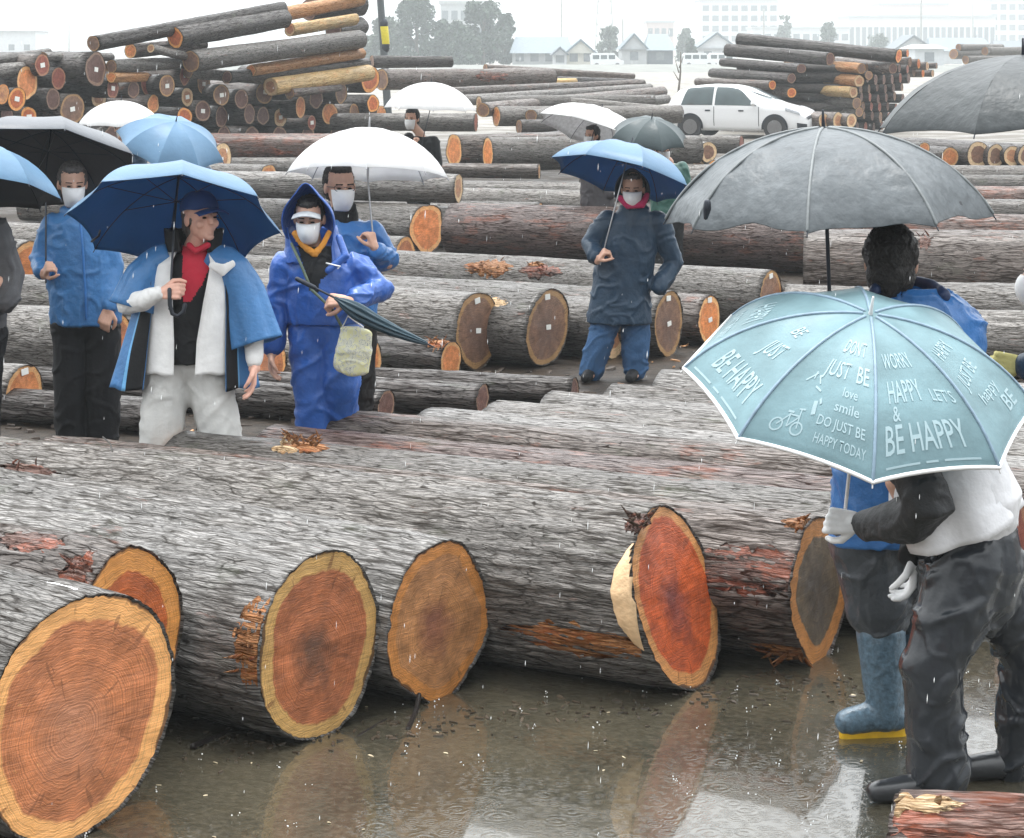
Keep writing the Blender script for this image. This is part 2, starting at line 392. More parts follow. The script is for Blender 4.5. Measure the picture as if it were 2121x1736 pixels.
# ---------------------------------------------------------------- ground
def ground_mat():
    m, n, b = newmat('yard_ground')
    geo = N(n, 'ShaderNodeNewGeometry')
    n1 = N(n, 'ShaderNodeTexNoise', _Scale=.7, _Detail=6.0, _Roughness=.6); n.links.new(geo.outputs['Position'], n1.inputs['Vector'])
    n2 = N(n, 'ShaderNodeTexNoise', _Scale=14.0, _Detail=6.0, _Roughness=.65); n.links.new(geo.outputs['Position'], n2.inputs['Vector'])
    n3 = N(n, 'ShaderNodeTexNoise', _Scale=90.0, _Detail=3.0); n.links.new(geo.outputs['Position'], n3.inputs['Vector'])
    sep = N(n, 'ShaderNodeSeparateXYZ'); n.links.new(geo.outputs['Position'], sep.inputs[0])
    mud = mix(n, ramp(n, n2.outputs[0], [(.35, 0.0), (.68, 1.0)]), (.010, .008, .006), (.045, .033, .024))  # mud kept near black: log shade and bark rubbish put into its colour
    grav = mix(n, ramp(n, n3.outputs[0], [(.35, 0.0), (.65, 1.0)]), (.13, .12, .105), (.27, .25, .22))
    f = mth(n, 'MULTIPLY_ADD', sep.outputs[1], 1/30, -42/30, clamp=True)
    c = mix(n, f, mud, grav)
    n.links.new(c, b.inputs['Base Color'])
    r = ramp(n, n1.outputs[0], [(.4, .35), (.6, .85)]); n.links.new(r, b.inputs['Roughness']); b.inputs['Specular IOR Level'].default_value = .25
    bp = N(n, 'ShaderNodeBump', _Strength=.5, _Distance=.03); n.links.new(mth(n, 'ADD', n2.outputs[0], mth(n, 'MULTIPLY', n3.outputs[0], .3)), bp.inputs['Height'])
    n.links.new(bp.outputs[0], b.inputs['Normal'])
    return m
def water_mat():
    m, n, b = newmat('muddy_water')
    geo = N(n, 'ShaderNodeNewGeometry')
    n1 = N(n, 'ShaderNodeTexNoise', _Scale=1.6, _Detail=5.0, _Roughness=.6); n.links.new(geo.outputs['Position'], n1.inputs['Vector'])
    n2 = N(n, 'ShaderNodeTexNoise', _Scale=38.0, _Detail=3.0, _Roughness=.6); n.links.new(geo.outputs['Position'], n2.inputs['Vector'])
    n4 = N(n, 'ShaderNodeTexNoise', _Scale=7.0, _Detail=4.0); n.links.new(geo.outputs['Position'], n4.inputs['Vector'])
    c = mix(n, ramp(n, n1.outputs[0], [(.35, 0.0), (.65, 1.0)]), (.026, .026, .019), (.065, .056, .037))
    c = mix(n, ramp(n, n2.outputs[0], [(.4, 0.0), (.7, .5)]), c, (.12, .105, .075))
    n.links.new(c, b.inputs['Base Color']); b.inputs['Roughness'].default_value = .1; b.inputs['IOR'].default_value = 1.33
    b.inputs['Coat Weight'].default_value = .6; b.inputs['Coat Roughness'].default_value = .04
    # rain rings
    hs = None
    for sc, seed in ((6.0, 0), (11.0, 5), (19.0, 11)):
        v = N(n, 'ShaderNodeTexVoronoi', _Scale=sc, _Randomness=1.0); v.voronoi_dimensions = '2D'
        ad = N(n, 'ShaderNodeVectorMath', operation='ADD'); n.links.new(geo.outputs['Position'], ad.inputs[0]); ad.inputs[1].default_value = (seed, seed*2, 0)
        n.links.new(ad.outputs[0], v.inputs['Vector'])
        d = v.outputs['Distance']
        w = mth(n, 'MULTIPLY', mth(n, 'SINE', mth(n, 'MULTIPLY', d, 38.0)), ramp(n, d, [(.0, 1.0), (.45, 0.0)]))
        hs = w if hs is None else mth(n, 'ADD', hs, w)
    hgt = mth(n, 'MULTIPLY_ADD', hs, .28, mth(n, 'MULTIPLY_ADD', n4.outputs[0], .8, mth(n, 'MULTIPLY', n2.outputs[0], .35)))
    bp = N(n, 'ShaderNodeBump', _Strength=.12, _Distance=.02); n.links.new(hgt, bp.inputs['Height'])
    n.links.new(bp.outputs[0], b.inputs['Normal'])
    return m
def sheet(name, x0, x1, y0, y1, z, m, nx=1, ny=1, f=None, kind='structure'):
    vs = []; fs = []
    for j in range(ny+1):
        for i in range(nx+1):
            x = x0+(x1-x0)*i/nx; y = y0+(y1-y0)*j/ny
            vs.append((x, y, z+(f(x, y) if f else 0)))
    for j in range(ny):
        for i in range(nx):
            a = j*(nx+1)+i; fs.append((a, a+1, a+nx+2, a+nx+1))
    o = link(name, mesh(vs, fs), m); o['kind'] = kind; return o
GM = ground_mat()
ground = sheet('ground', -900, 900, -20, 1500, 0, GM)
def puddle():
    pts = []
    k = 90
    for i in range(k):
        a = i/k*6.2832
        rr = 1+.12*mnoise.noise(Vector((math.cos(a)*1.3, math.sin(a)*1.3, 4)))
        pts.append((0.9+4.6*rr*math.cos(a), 7.1+2.9*rr*math.sin(a), .004))
    me = mesh(pts, [tuple(range(k))]); o = link('puddle_water', me, water_mat(), smooth=False); o['kind'] = 'structure'
puddle()
# ---------------------------------------------------------------- foreground pack of cedar logs
GF = 'cedar logs lying side by side in the front row'
def fpack(label, X, Z, d, L=4.0, th=60, h=None, face='tan', bark='grey', **k):
    A = Vector((X, Z, (h if h is not None else d/2))); D = dirv(th)
    B = A+D*L; B.z = (d*.5)*.94 if h is None else h
    return log(label, A, B, d/2, d/2*.92, bark=bark, face=face, group=GF, **k)
fpack('biggest cedar log in the front left corner, tan cut with wide orange rim', -1.335, 6.89, .75, th=49, near=2, face='tan', lumps=.05, seed=12)
fpack('cedar log with red brown heart half hidden behind the front left corner log', -1.31, 7.55, .60, th=57, h=.43, near=2, face='ember', lumps=.08, seed=23, bark='brown')
fpack('front log with yellow green rim and dark grey pith stain', -.68, 7.89, .66, near=2, face='tan2', lumps=.05, seed=31, th=54, bark='pale')
fpack('front log with brown pointed cut face and splinters at its foot', -.272, 8.36, .60, th=53, near=2, face='brown', lumps=.05, seed=47, point=.10, bark='pale')
fpack('front log with deep red oval cut and pale notched edge on its left', .635, 8.54, .68, near=2, face='redheart', lumps=.05, seed=52, bark='grey', skew=.28)
fpack('front log with dark brown heart beside the blue rubber boots', 1.23, 8.88, .60, near=2, face='darkheart', lumps=.06, seed=63, bark='brown', point=.12)
def ap(label, p, a, d, L=4.0, **k):
    X = .5*p-.866*a; Z = .866*p+.5*a
    return fpack(label, X, Z, d, L, **k)
ap('front row log, sixth, ending reddish behind the man in white trousers', 8.93, 3.1, .54, near=1, bark='grey', seed=71)
ap('rusty brown log of the front row behind the black rain trousers', 9.47, 2.95, .50, near=1, bark='umber', face='darkred', seed=72)
ap('reddish log ending by the hooded man', 10.02, 2.92, .52, near=1, bark='brown', seed=73)
ap('slim grey log ending right of the hooded man', 10.52, 2.63, .47, near=1, bark='pale', seed=74)
ap('slim grey log, second step of the stair of log ends', 10.98, 2.46, .47, near=1, seed=75)
ap('slim grey log, third step of the stair of log ends', 11.45, 2.35, .46, near=1, bark='pale', seed=76)
ap('slim grey log whose end stops at the feet of the man in navy coat', 11.91, 2.18, .46, near=1, seed=77)
ap('slim grey log whose end shows left of the teal umbrella', 12.4, 2.07, .49, near=1, bark='pale', seed=78)
ap('last slim log of the front row, mostly under the teal umbrella', 12.9, 1.9, .48, near=1, seed=79)
# little log bottom right
log('short reddish peeled log in the bottom right corner', P(1925, 1770, 5.75)+Vector((-.07, 0, 0)), P(2700, 1810, 5.35), .155, .15, bark='red', face='orange', near=1, seed=81, group='loose logs at the edge of the puddle', lumps=.1)
# ---------------------------------------------------------------- second and further rows
def g(label, x, ybot, d, th=60, L=4.0, Z=None, row='', **k):
    """log resting on the ground: x of its near face, ground row"""
    Z = Z or 11270/(ybot-100); X = (x-CX)*Z/F
    A = Vector((X, Z, d/2+k.pop('lift', 0))); B = A+dirv(th)*L; B.z = A.z
    return log(label, A, B, d/2, d/2*.93, **k)
T2 = ((0, 0, .045), (.05, .78, .05))
G2 = 'tagged logs in the second row'
g('small tagged log with orange red heart at the left edge', 52, 870, .36, near=1, face='orange', group=G2, tags=T2, seed=101)
g('tagged log left of the black umbrella tip, grey brown cut face', 990, 765, .59, th=57, near=1, face='grey', group=G2, tags=T2, seed=102, lumps=.06)
g('tall oval tagged log between the umbrella tip and the man in navy coat', 1135, 758, .60, th=57, near=1, face='grey', group=G2, tags=T2, seed=103, lumps=.06)
g('pale log end seen between the legs of the man in navy coat', 1272, 742, .48, near=1, face='pale', group=G2, seed=104)
g('tagged log just right of the man in navy coat', 1385, 738, .52, near=1, face='grey', group=G2, tags=T2, seed=105, lumps=.08)
g('smaller tagged log with orange heart, right end of the second row', 1470, 715, .42, near=1, face='orange', group=G2, tags=T2, seed=106, bark='brown')
g('long log with torn orange bark, its tagged end above the teal umbrella', 1597, 676, .50, near=1, face='grey', group=G2, tags=T2[1:], seed=107, L=4.6)
g('low mossy log with a torn orange end under the folded umbrella', 935, 787, .29, near=1, face='orange', group=G2, seed=108, bark='dark')
g('small pale log end behind the cloth bag', 765, 800, .34, near=1, face='orange', group=G2, seed=109)
g('grey log behind the man in blue work jacket at left', 235, 805, .55, near=1, group=G2, seed=110, L=3.6)
g('thin log behind the knees of the man in white jacket', 560, 815, .4, near=1, group=G2, seed=111, bark='brown')
g('grey log behind the hips of the hooded man', 700, 745, .52, near=1, group=G2, seed=112)
g('pale grey log behind the hooded man, upper one', 830, 690, .46, near=1, group=G2, seed=113)
g('grey log behind the umbrella of the man in white jacket', 590, 640, .5, near=1, group=G2, seed=114)
g('orange faced log behind the grey sleeve at the left edge', 66, 612, .53, th=48, near=1, face='orange', group=G2, seed=115)
g('dark log reaching behind the grey sleeve at the left edge', 150, 560, .5, near=1, group=G2, seed=116)
# right flank of second row
g('short grey log end lying right of the teal umbrella', 2300, 790, .5, th=72, L=1.3, near=1, group=G2, seed=117)
g('grey log under the big dark log at the right edge', 2350, 735, .55, th=76, L=1.7, near=1, group=G2, seed=118)
g('big dark log with scraped brown underside at the right edge', 2420, 655, .78, th=80, L=3.3, near=1, group=G2, seed=119, bark='brown')
g('fallen log in front of the big dark log', 2000, 690, .36, th=66, L=1.6, near=1, group=G2, seed=120)
g('dark wet log low in the gap behind the stair of log ends', 1190, 840, .19, th=70, L=3.6, near=1, bark='dark', face='dark', group=G2, seed=121)
g('dark mossy log on the ground between the hooded man and the grey cut', 1000, 862, .22, th=68, L=3.2, near=1, bark='dark', face='dark', group=G2, seed=122)
g('dark log behind the legs of the hooded man', 800, 884, .24, th=66, L=3.4, near=1, bark='dark', face='dark', group=G2, seed=123)
g('dark log on the ground behind the boots of the man in work jacket', 330, 900, .22, th=66, L=3.4, near=1, bark='dark', face='dark', group=G2, seed=124)
# third row
G3 = 'logs in the middle of the yard'
g('big red brown log behind the man in navy coat', 1800, 572, .66, th=65, L=5.0, near=1, bark='umber', group=G3, seed=130, face='dark')
g('log with a broad bright orange cut left of the big red brown log', 885, 525, .6, th=52, near=1, face='orange', group=G3, seed=131, lumps=.12)
g('pale ragged log right behind the bright orange cut', 1255, 460, .44, th=72, L=6, near=1, group=G3, seed=132)
g('long pale log seen under the white umbrella of the man with glasses', 1120, 485, .42, th=74, L=6, near=1, group=G3, seed=133)
g('pale log seen left of the blue umbrella of the man in navy coat', 1230, 435, .42, th=74, L=3.2, near=1, group=G3, seed=134)
g('grey log between the man with glasses and the bright orange cut', 840, 590, .5, th=66, near=1, group=G3, seed=135, L=4.4)
g('grey log above the head of the hooded man', 800, 560, .4, th=66, near=1, group=G3, seed=136, L=4.4)
g('pale log behind the rim of the blue umbrella of the man in white jacket', 720, 480, .42, th=70, near=1, group=G3, seed=137, L=5)
g('pinkish log at the right edge just above the big dark log', 2300, 530, .48, th=80, L=5, near=1, bark='red', group=G3, seed=138)
g('slim grey log at the right edge above the pinkish one', 2280, 480, .42, th=80, L=5, near=1, group=G3, seed=139)
g('rosy log at the right edge, third above the big dark log', 2290, 450, .44, th=82, L=6, near=1, bark='red', group=G3, seed=140)
g('grey log at the right edge, fourth above the big dark log', 2300, 418, .42, th=84, L=7, near=1, group=G3, seed=141)
g('grey log at the right edge under the row of pale ringed ends', 2320, 392, .4, th=84, L=8, near=1, group=G3, seed=142)
g('brown log passing behind the grey umbrella', 1900, 520, .5, th=76, L=3, near=1, bark='brown', group=G3, seed=143)
g('grey log passing behind the top of the grey umbrella', 1850, 420, .5, th=80, L=5, near=1, group=G3, seed=144)
def c(label, x, y, dpx, Z, th=60, L=4.0, slope=0, **k):
    """log given by the centre and height of its visible cut end"""
    r = dpx/2*Z/F; A = P(x, y, Z); D = dirv(th, slope)
    return log(label, A, A+D*L, r, r*.93, **k)
G4 = 'logs lying behind the umbrellas'
g('grey log on the ground under the white umbrella of the man with glasses', 955, 510, .5, th=74, L=3.4, near=1, group=G4, seed=145)
c('pale log resting on another right of the man with glasses', 950, 389, 60, 26.9, th=74, L=3.2, near=1, face='pale', bark='pale', group=G4, seed=146)
c('pale tagged log end right of the light blue umbrella', 459, 329, 66, 40, near=1, face='pale', group=G4, tags=((0, 0, .07),), seed=150, bark='red')
c('tagged red orange log end below the pale tagged one', 557, 372, 62, 37, near=1, face='orange', group=G4, tags=((0, 0, .07),), seed=151)
c('small orange log end beside the tip of the blue hood', 590, 398, 34, 36.5, near=1, face='orange', group=G4, seed=152)
c('pink scarred log above the two tagged ends', 800, 305, 56, 43, th=82, L=4.2, near=1, bark='red', group=G4, seed=153)
c('grey log under the pink scarred log', 850, 352, 50, 41, th=82, L=4.6, near=1, group=G4, seed=154)
c('orange log end beside the shoulder of the man in black', 940, 312, 66, 39, th=-58, L=4, near=1, face='orange', group=G4, seed=155, bark='brown')
c('orange log end, right one of the pair behind the white umbrella', 1010, 317, 64, 38.5, th=-70, L=4, near=1, face='orange', group=G4, seed=156)
c('dark log on the ground under the pair of orange ends', 1117, 355, 30, 38, th=80, L=3, near=1, face='pale', group=G4, seed=157, bark='brown')
c('orange log end below the large long log', 1028, 241, 42, 50, th=-68, L=4.6, slope=.0, near=1, face='orange', group=G4, seed=158)
c('pale yellow log end above the brown one', 992, 214, 30, 52, th=-66, L=4.6, near=1, face='pale', group=G4, seed=159)
c('brown log end left of the orange end', 986, 254, 38, 49, th=80, L=4, near=1, face='darkred', group=G4, seed=160)
c('small brown log end right of the orange end', 1075, 264, 34, 47, th=-70, L=3, near=1, face='grey', group=G4, seed=161, bark='dark')
c('pale log sloping under the row of brown ends', 1050, 290, 30, 43, th=-74, L=2.4, near=1, face='pale', group=G4, seed=162)
c('long light log right of the pair of orange ends', 1035, 338, 30, 40, th=-78, L=1.6, near=1, face='pale', group=G4, seed=163, bark='grey')
for i, (x0, y0, x1, y1, dpx, Z0, Z1, bk, lb) in enumerate([
  (790, 165, 1142, 160, 44, 56, 60, 'brown', 'large long reddish log right of the rear left pile'),
  (770, 128, 935, 128, 26, 62, 63, 'dark', 'slim dark log on top behind the large reddish log'),
  (1005, 140, 1312, 158, 14, 66, 70, 'brown', 'slim topmost log of the low rear middle pile'),
  (1020, 150, 1130, 148, 18, 64, 66, 'brown', 'short broken log of the low rear middle pile'),
  (1110, 152, 1300, 160, 16, 68, 71, 'brown', 'slim log, second of the low rear middle pile'),
  (1142, 166, 1320, 170, 16, 62, 66, 'dark', 'dark slim log under the low rear middle pile'),
  (1140, 172, 1192, 170, 18, 61, 61.5, 'stripped', 'short peeled yellow log of the low rear middle pile'),
  (880, 196, 1330, 175, 26, 54, 62, 'brown', 'long brown log running to the right below the large one'),
  (900, 212, 1345, 182, 24, 52, 62, 'grey', 'long grey log running to the right, second below the large one'),
  (1000, 228, 1372, 190, 30, 50, 60, 'brown', 'long log with knots running towards the white car'),
  (1100, 240, 1380, 205, 26, 49, 58, 'grey', 'grey log running towards the white car, lowest one'),
  (1040, 300, 1200, 282, 34, 43, 46, 'dark', 'dark log under the white umbrella of the woman'),
  (1180, 215, 1395, 232, 26, 52, 52, 'grey', 'grey log ending below the rear of the white car'),
  (1050, 345, 1150, 340, 26, 41, 41, 'grey', 'pale log left of the blue umbrella of the man in navy coat'),
  ]):
    log(lb, P(x0, y0, Z0), P(x1, y1, Z1), dpx/2*Z0/F, dpx/2*Z0/F*.9, bark=bk, face='grey', group=G4, near=1, seed=200+i)
# ---------------------------------------------------------------- big rear left pile
GL = 'logs of the high pile at the rear left'
ends = [(88, 135, 45, 'darkred', 'dark red end, highest at the left edge'), (57, 170, 70, 'orange', 'large bright orange end at the left edge'), (35, 205, 50, 'ember', 'orange rimmed end below the large bright one'),
 (60, 242, 42, 'ember', 'red orange end, lowest at the left edge'), (121, 162, 46, 'darkred', 'dark reddish end between the bright orange and the largest dark end'), (199, 144, 72, 'dark', 'largest dark brown end with a white dot'),
 (150, 226, 66, 'grey', 'large brown end left of the far left white umbrella'), (205, 203, 40, 'pale', 'pale yellow end above the far left white umbrella'), (234, 183, 42, 'darkred', 'dark red end right below the largest dark end'),
 (277, 186, 38, 'dark', 'dark end above the far left white umbrella'), (309, 176, 46, 'darkred', 'dull reddish end left of a brown end'), (346, 178, 47, 'grey', 'brown ringed end with a pale chip above it'),
 (383, 156, 42, 'darkred', 'reddish end at the foot of the leaning logs'), (388, 201, 38, 'pale', 'small pale ringed end in the middle'), (383, 242, 40, 'ember', 'low brown end just above the light blue umbrella'),
 (318, 215, 38, 'orange', 'orange end touching the far left white umbrella'), (422, 174, 48, 'grey', 'grey ringed end with white dot in the upper middle'), (459, 197, 46, 'grey', 'grey brown end, next one right and lower'),
 (420, 230, 44, 'dark', 'dark end above the light blue umbrella'), (459, 242, 46, 'dark', 'almost black end right of the light blue umbrella'), (517, 236, 42, 'dark', 'black end in the lowest layer, mid pile'),
 (549, 191, 50, 'grey', 'brown end where the peeled yellow log begins'), (581, 243, 40, 'pale', 'small tan end in the lowest layer'), (623, 222, 44, 'orange', 'bright orange end left of the brown ones'),
 (646, 254, 30, 'darkred', 'small red end in the lowest layer'), (683, 236, 46, 'orange', 'wide orange end above the white umbrella of the man with glasses'), (707, 193, 44, 'grey', 'pale rimmed end under the peeled log'),
 (734, 236, 44, 'grey', 'brown flat end right of the wide orange one'), (767, 164, 58, 'ember', 'red orange end, highest at the right side'), (773, 215, 36, 'ember', 'small orange ringed end at the right side'), (790, 236, 38, 'orange', 'orange end, last at the right side'),
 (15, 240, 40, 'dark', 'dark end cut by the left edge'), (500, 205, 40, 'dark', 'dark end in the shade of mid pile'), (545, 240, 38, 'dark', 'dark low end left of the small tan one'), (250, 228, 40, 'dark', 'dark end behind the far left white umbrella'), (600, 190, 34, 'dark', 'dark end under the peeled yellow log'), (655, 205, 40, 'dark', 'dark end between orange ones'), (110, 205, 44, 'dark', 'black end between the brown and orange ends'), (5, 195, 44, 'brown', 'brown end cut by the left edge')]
for i, (x, y, dp, fc, lb) in enumerate(ends):
    Z = 45.0+(x-400)*.0145+.35*math.sin(i*2.1)
    c('rear left pile log, '+lb, x, y, dp, Z, th=58+8*math.sin(i*1.7), L=3.9, near=False, face=fc, bark=('dark' if i % 3 else 'brown'), group=GL, tags=(((0, 0, .1),) if i in (0, 2, 3, 5, 6, 8, 11, 12, 13, 16, 17, 18, 21, 22, 24) else ()))
# hidden lower layer the visible ones rest on
ORD = ['first', 'second', 'third', 'fourth', 'fifth', 'sixth', 'seventh', 'eighth', 'ninth', 'tenth', 'eleventh', 'twelfth', 'thirteenth', 'last']
ROW = 1
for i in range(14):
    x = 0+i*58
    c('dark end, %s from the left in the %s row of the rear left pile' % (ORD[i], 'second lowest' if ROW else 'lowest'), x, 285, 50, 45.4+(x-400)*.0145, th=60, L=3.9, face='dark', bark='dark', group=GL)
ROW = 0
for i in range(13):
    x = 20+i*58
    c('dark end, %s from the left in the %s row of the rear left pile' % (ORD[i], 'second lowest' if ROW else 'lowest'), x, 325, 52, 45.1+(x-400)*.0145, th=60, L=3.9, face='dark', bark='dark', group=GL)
top = [((193, 90), (585, 16), 32, 45, 48, 'dark', 'grey', 'uppermost leaning log against the sky'),
 ((362, 78), (590, 38), 42, 44.5, 46, 'dark', 'ember', 'leaning log with a pale chipped top and orange end'),
 ((585, 30), (748, -2), 30, 46.5, 47.5, 'orange', 'orange', 'yellow peeled leaning log at the upper right'),
 ((600, 62), (735, 40), 26, 45, 45.6, 'stripped', 'pale', 'short yellow peeled log under the leaning ones'),
 ((640, 20), (748, 12), 44, 47.5, 48, 'dark', 'dark', 'thick dark leaning log at the top right'),
 ((270, 105), (420, 92), 30, 45.5, 47, 'brown', 'orange', 'short leaning log with an ochre end'),
 ((312, 100), (435, 128), 18, 44.2, 44.4, 'grey', 'pale', 'thin grey pole lying across the pile'),
 ((395, 128), (745, 82), 46, 44, 45.6, 'grey', 'grey', 'thick pale grey leaning log with bright top'),
 ((520, 146), (750, 110), 24, 44.3, 45.6, 'orange', 'orange', 'orange torn leaning log under the thick grey one'),
 ((470, 160), (760, 132), 26, 44.6, 46, 'dark', 'dark', 'dark leaning log under the orange torn one'),
 ((560, 180), (765, 150), 36, 44.1, 45, 'stripped', 'pale', 'peeled yellow log with torn bark at the right'),
 ((600, 192), (700, 180), 22, 43.8, 44, 'brown', 'grey', 'dark red piece under the peeled yellow log'),
 ((690, 62), (748, 55), 40, 47, 48, 'dark', 'dark', 'dark log end filling the upper right corner of the pile'),
 ((-20, 128), (100, 112), 26, 47, 49, 'grey', 'grey', 'grey log along the top at the left edge'),
 ((-20, 150), (80, 138), 30, 46, 48, 'grey', 'grey', 'grey log second from the top at the left edge'),
 ((90, 118), (230, 118), 20, 47, 48, 'grey', 'grey', 'thin log along the top left of the largest dark end'),
 ((230, 138), (390, 130), 28, 44.6, 45.5, 'grey', 'grey', 'pale topped log right of the largest dark end'),
 ((390, 150), (560, 165), 24, 45.4, 45.6, 'grey', 'grey', 'grey log under the leaning logs'),
 ((230, 160), (300, 158), 22, 44.5, 45.5, 'orange', 'orange', 'small torn pale piece right of the largest dark end'),
 ]
for i, (a, b, dp, Z0, Z1, bk, fc, lb) in enumerate(top):
    dz_ = Z0-45; Z0 = 44.6+(a[0]-400)*.0135+dz_*.5; Z1 = 44.9+(b[0]-400)*.0135+dz_*.5
    r = dp/2*Z0/F
    log('rear left pile log, '+lb, P(a[0], a[1], Z0), P(b[0], b[1], Z1), r, r*.95, bark=bk, face=fc, far=fc, group=GL, near=1, seed=300+i, lumps=.07)
# ---------------------------------------------------------------- rear right pile
GR = 'logs of the pile behind the white car'
rp = [((1862, 116), (1530, 81), 28, 'dark', 'ember', 'topmost long dark log with an orange end'), ((1720, 122), (1507, 103), 27, 'dark', 'dark', 'second dark log from the top'),
 ((1660, 142), (1498, 129), 22, 'dark', 'dark', 'third dark log from the top'), ((1640, 162), (1475, 151), 22, 'dark', 'dark', 'fourth dark log from the top'), ((1600, 176), (1445, 170), 19, 'brown', 'ember', 'fifth dark log just above the car roof'),
 ((1785, 142), (1632, 128), 22, 'orange', 'grey', 'patchy orange and grey log'), ((1780, 168), (1648, 156), 24, 'orange', 'pale', 'bright orange peeled log'), ((1768, 191), (1602, 182), 23, 'stripped', 'pale', 'pale yellow peeled log'),
 ((1775, 214), (1620, 205), 24, 'grey', 'grey', 'grey log under the yellow peeled one'), ((1780, 232), (1640, 226), 20, 'grey', 'grey', 'lower grey log beside the car bonnet'), ((1850, 142), (1700, 126), 22, 'brown', 'dark', 'brown log under the topmost end'),
 ((1800, 156), (1700, 142), 18, 'brown', 'grey', 'brown log between the dark and the orange ones'), ((1640, 192), (1585, 186), 20, 'brown', 'ember', 'short torn brown log left of the yellow one')]
for i, (a, b, dp, bk, fc, lb) in enumerate(rp):
    Z0, Z1 = 64, 67
    r = dp/2*Z0/F
    log('rear right pile log, '+lb, P(a[0], a[1], Z0), P(b[0], b[1], Z1), r, r, bark=bk, face=fc, far=fc, group=GR, near=1, seed=400+i, lumps=.06)
random.seed(12)
k = 0
for row in range(7):
    y = 142+row*20
    for q in range(7-(row//3)):
        x = 1795+q*17+(row % 2)*8-row*6
        if x > 1895-row*8: continue
        c('small dark log end behind the white car, %s row down, %s from the left' % (ORD[row], ORD[q]), x, y+random.uniform(-3, 3), 19+random.uniform(-3, 4), 64.5+q*.35, th=62, L=4, bark='dark', face=random.choice(['dark', 'dark', 'grey', 'darkred']), group=GR)
for i, (x, y, dp) in enumerate([(1885, 128, 20), (1903, 132, 20), (1921, 137, 18), (1893, 148, 20), (1912, 152, 18), (1932, 152, 16), (1940, 136, 12), (1880, 110, 16)]):
    c('brown log end beyond the dark stack behind the white car, %s from the left' % ORD[i], x, y, dp, 70+i*.2, th=60, L=4, bark='brown', face=['grey', 'ember', 'pale'][i % 3], group=GR)
for i, (x, y, dp, lb) in enumerate([(1706, 250, 30, 'left'), (1737, 250, 34, 'middle'), (1764, 250, 30, 'right')]):
    c('ochre log end on the ground right of the white car, '+lb+' one of three', x, y, dp, 60, th=40, L=4, near=1, bark='brown', face='pale', group=GR)
for i, (x0, x1, y, dp) in enumerate([(1975, 2075, 112, 22), (1985, 2075, 98, 14), (2000, 2121, 124, 18), (2040, 2160, 106, 18)]):
    log(['thick', 'thin', 'low', 'long'][i]+' grey log of the far heap above the large grey umbrella', P(x0, y, 120), P(x1, y, 123), dp/2*120/F, dp/2*120/F, bark='grey', face='grey', group='logs of the far heap at the right')
# small stack of pale ringed ends by the dark green umbrella
GS = 'small stack of pale ringed logs'
for i, (x, y, dp, fc, lb) in enumerate([(1432, 308, 44, 'ring', 'upper left'), (1468, 315, 42, 'ring', 'upper right'), (1447, 348, 34, 'ring', 'lower middle'), (1480, 348, 32, 'ember', 'lower right'), (1414, 345, 34, 'ember', 'lower left')]):
    c('ringed log end of the small stack right of the green umbrella, '+lb, x, y, dp, 44, th=30, L=4, near=1, face=fc, bark='grey', group=GS, seed=500+i)
c('log with a brown end right behind the small ringed stack', 1536, 300, 38, 45, th=70, L=1.8, near=1, face='darkred', bark='grey', group=GS, seed=510)
GQ = 'row of pale ringed ends at the right edge'
for i, (x, y, dp, fc, lb) in enumerate([(1968, 326, 42, 'orange', 'pink filled one, first from the left'), (2027, 320, 56, 'ring', 'largest one with a grey centre'), (2063, 323, 46, 'ring', 'third from the left'), (2097, 323, 42, 'pale', 'pinkish one, fourth from the left'), (2126, 322, 44, 'ring', 'one cut by the right edge'), (1915, 308, 26, 'orange', 'small pink one touching the grey umbrella')]):
    c('ringed log end in the right edge row, '+lb, x, y, dp, 45, th=25, L=4, near=1, face=fc, bark='dark', group=GQ, seed=520+i)
# ---------------------------------------------------------------- fabrics and skin
def fabric(name, col, rough=.5, noise=.12, bump=.35, coat=.0, trans=0, nscale=9, bscale=35):
    return plain(name, col, rough, noise, nscale, bump, bscale, 0, coat, trans, spec=.22)
SKIN = plain('skin', (.60, .35, .25), .5, .12, 14, .1, 90)
SKIN2 = plain('skin_ruddy', (.74, .42, .32), .5, .15, 12, .1, 90)
HAIR = plain('hair_black', (.018, .015, .014), .55, .5, 80, .6, 120)
HAIRG = plain('hair_greying', (.10, .09, .085), .6, .5, 60, .5, 120)
WHITEC = fabric('white_cloth', (.78, .78, .77), .6)
MASK = plain('mask_white', (.82, .82, .82), .7, .03, 40, .15, 200)
BLACKC = fabric('black_cloth', (.009, .0095, .011), .6)
RED = fabric('red_cloth', (.50, .025, .05), .65)
BLUE = fabric('blue_raincoat', (.04, .16, .42), .33, bump=.5, coat=.3)
BLUE2 = fabric('blue_work_jacket', (.055, .18, .40), .4, bump=.6, coat=.2)
VIOLET = fabric('deep_blue_rainwear', (.03, .10, .36), .3, bump=.6, coat=.4)
BLUEP = fabric('blue_rain_trousers', (.035, .12, .42), .3, bump=.6, coat=.4)
NAVY = fabric('navy_coat', (.018, .042, .075), .5, bump=.6, coat=.2)
DENIM = fabric('denim', (.035, .09, .19), .7, bump=.6)
OFFW = fabric('off_white_trousers', (.60, .60, .58), .7)
GREYP = fabric('grey_rain_trousers', (.06, .067, .076), .35, bump=.6, coat=.3)
BLACKR = fabric('black_rain_trousers', (.028, .032, .038), .2, bump=.8, coat=.5, bscale=14)
GREYC = fabric('grey_coat', (.09, .09, .095), .6)
GLOVE = fabric('white_glove', (.8, .8, .8), .8)
YGLOVE = fabric('yellow_glove', (.55, .5, .2), .8)
BOOT = plain('rubber_boot_blue', (.09, .15, .20), .35, .35, 60, .3, 90, coat=.3)
BOOTB = plain('rubber_boot_black', (.02, .022, .025), .3, .2, 20, .2, 40, coat=.4)
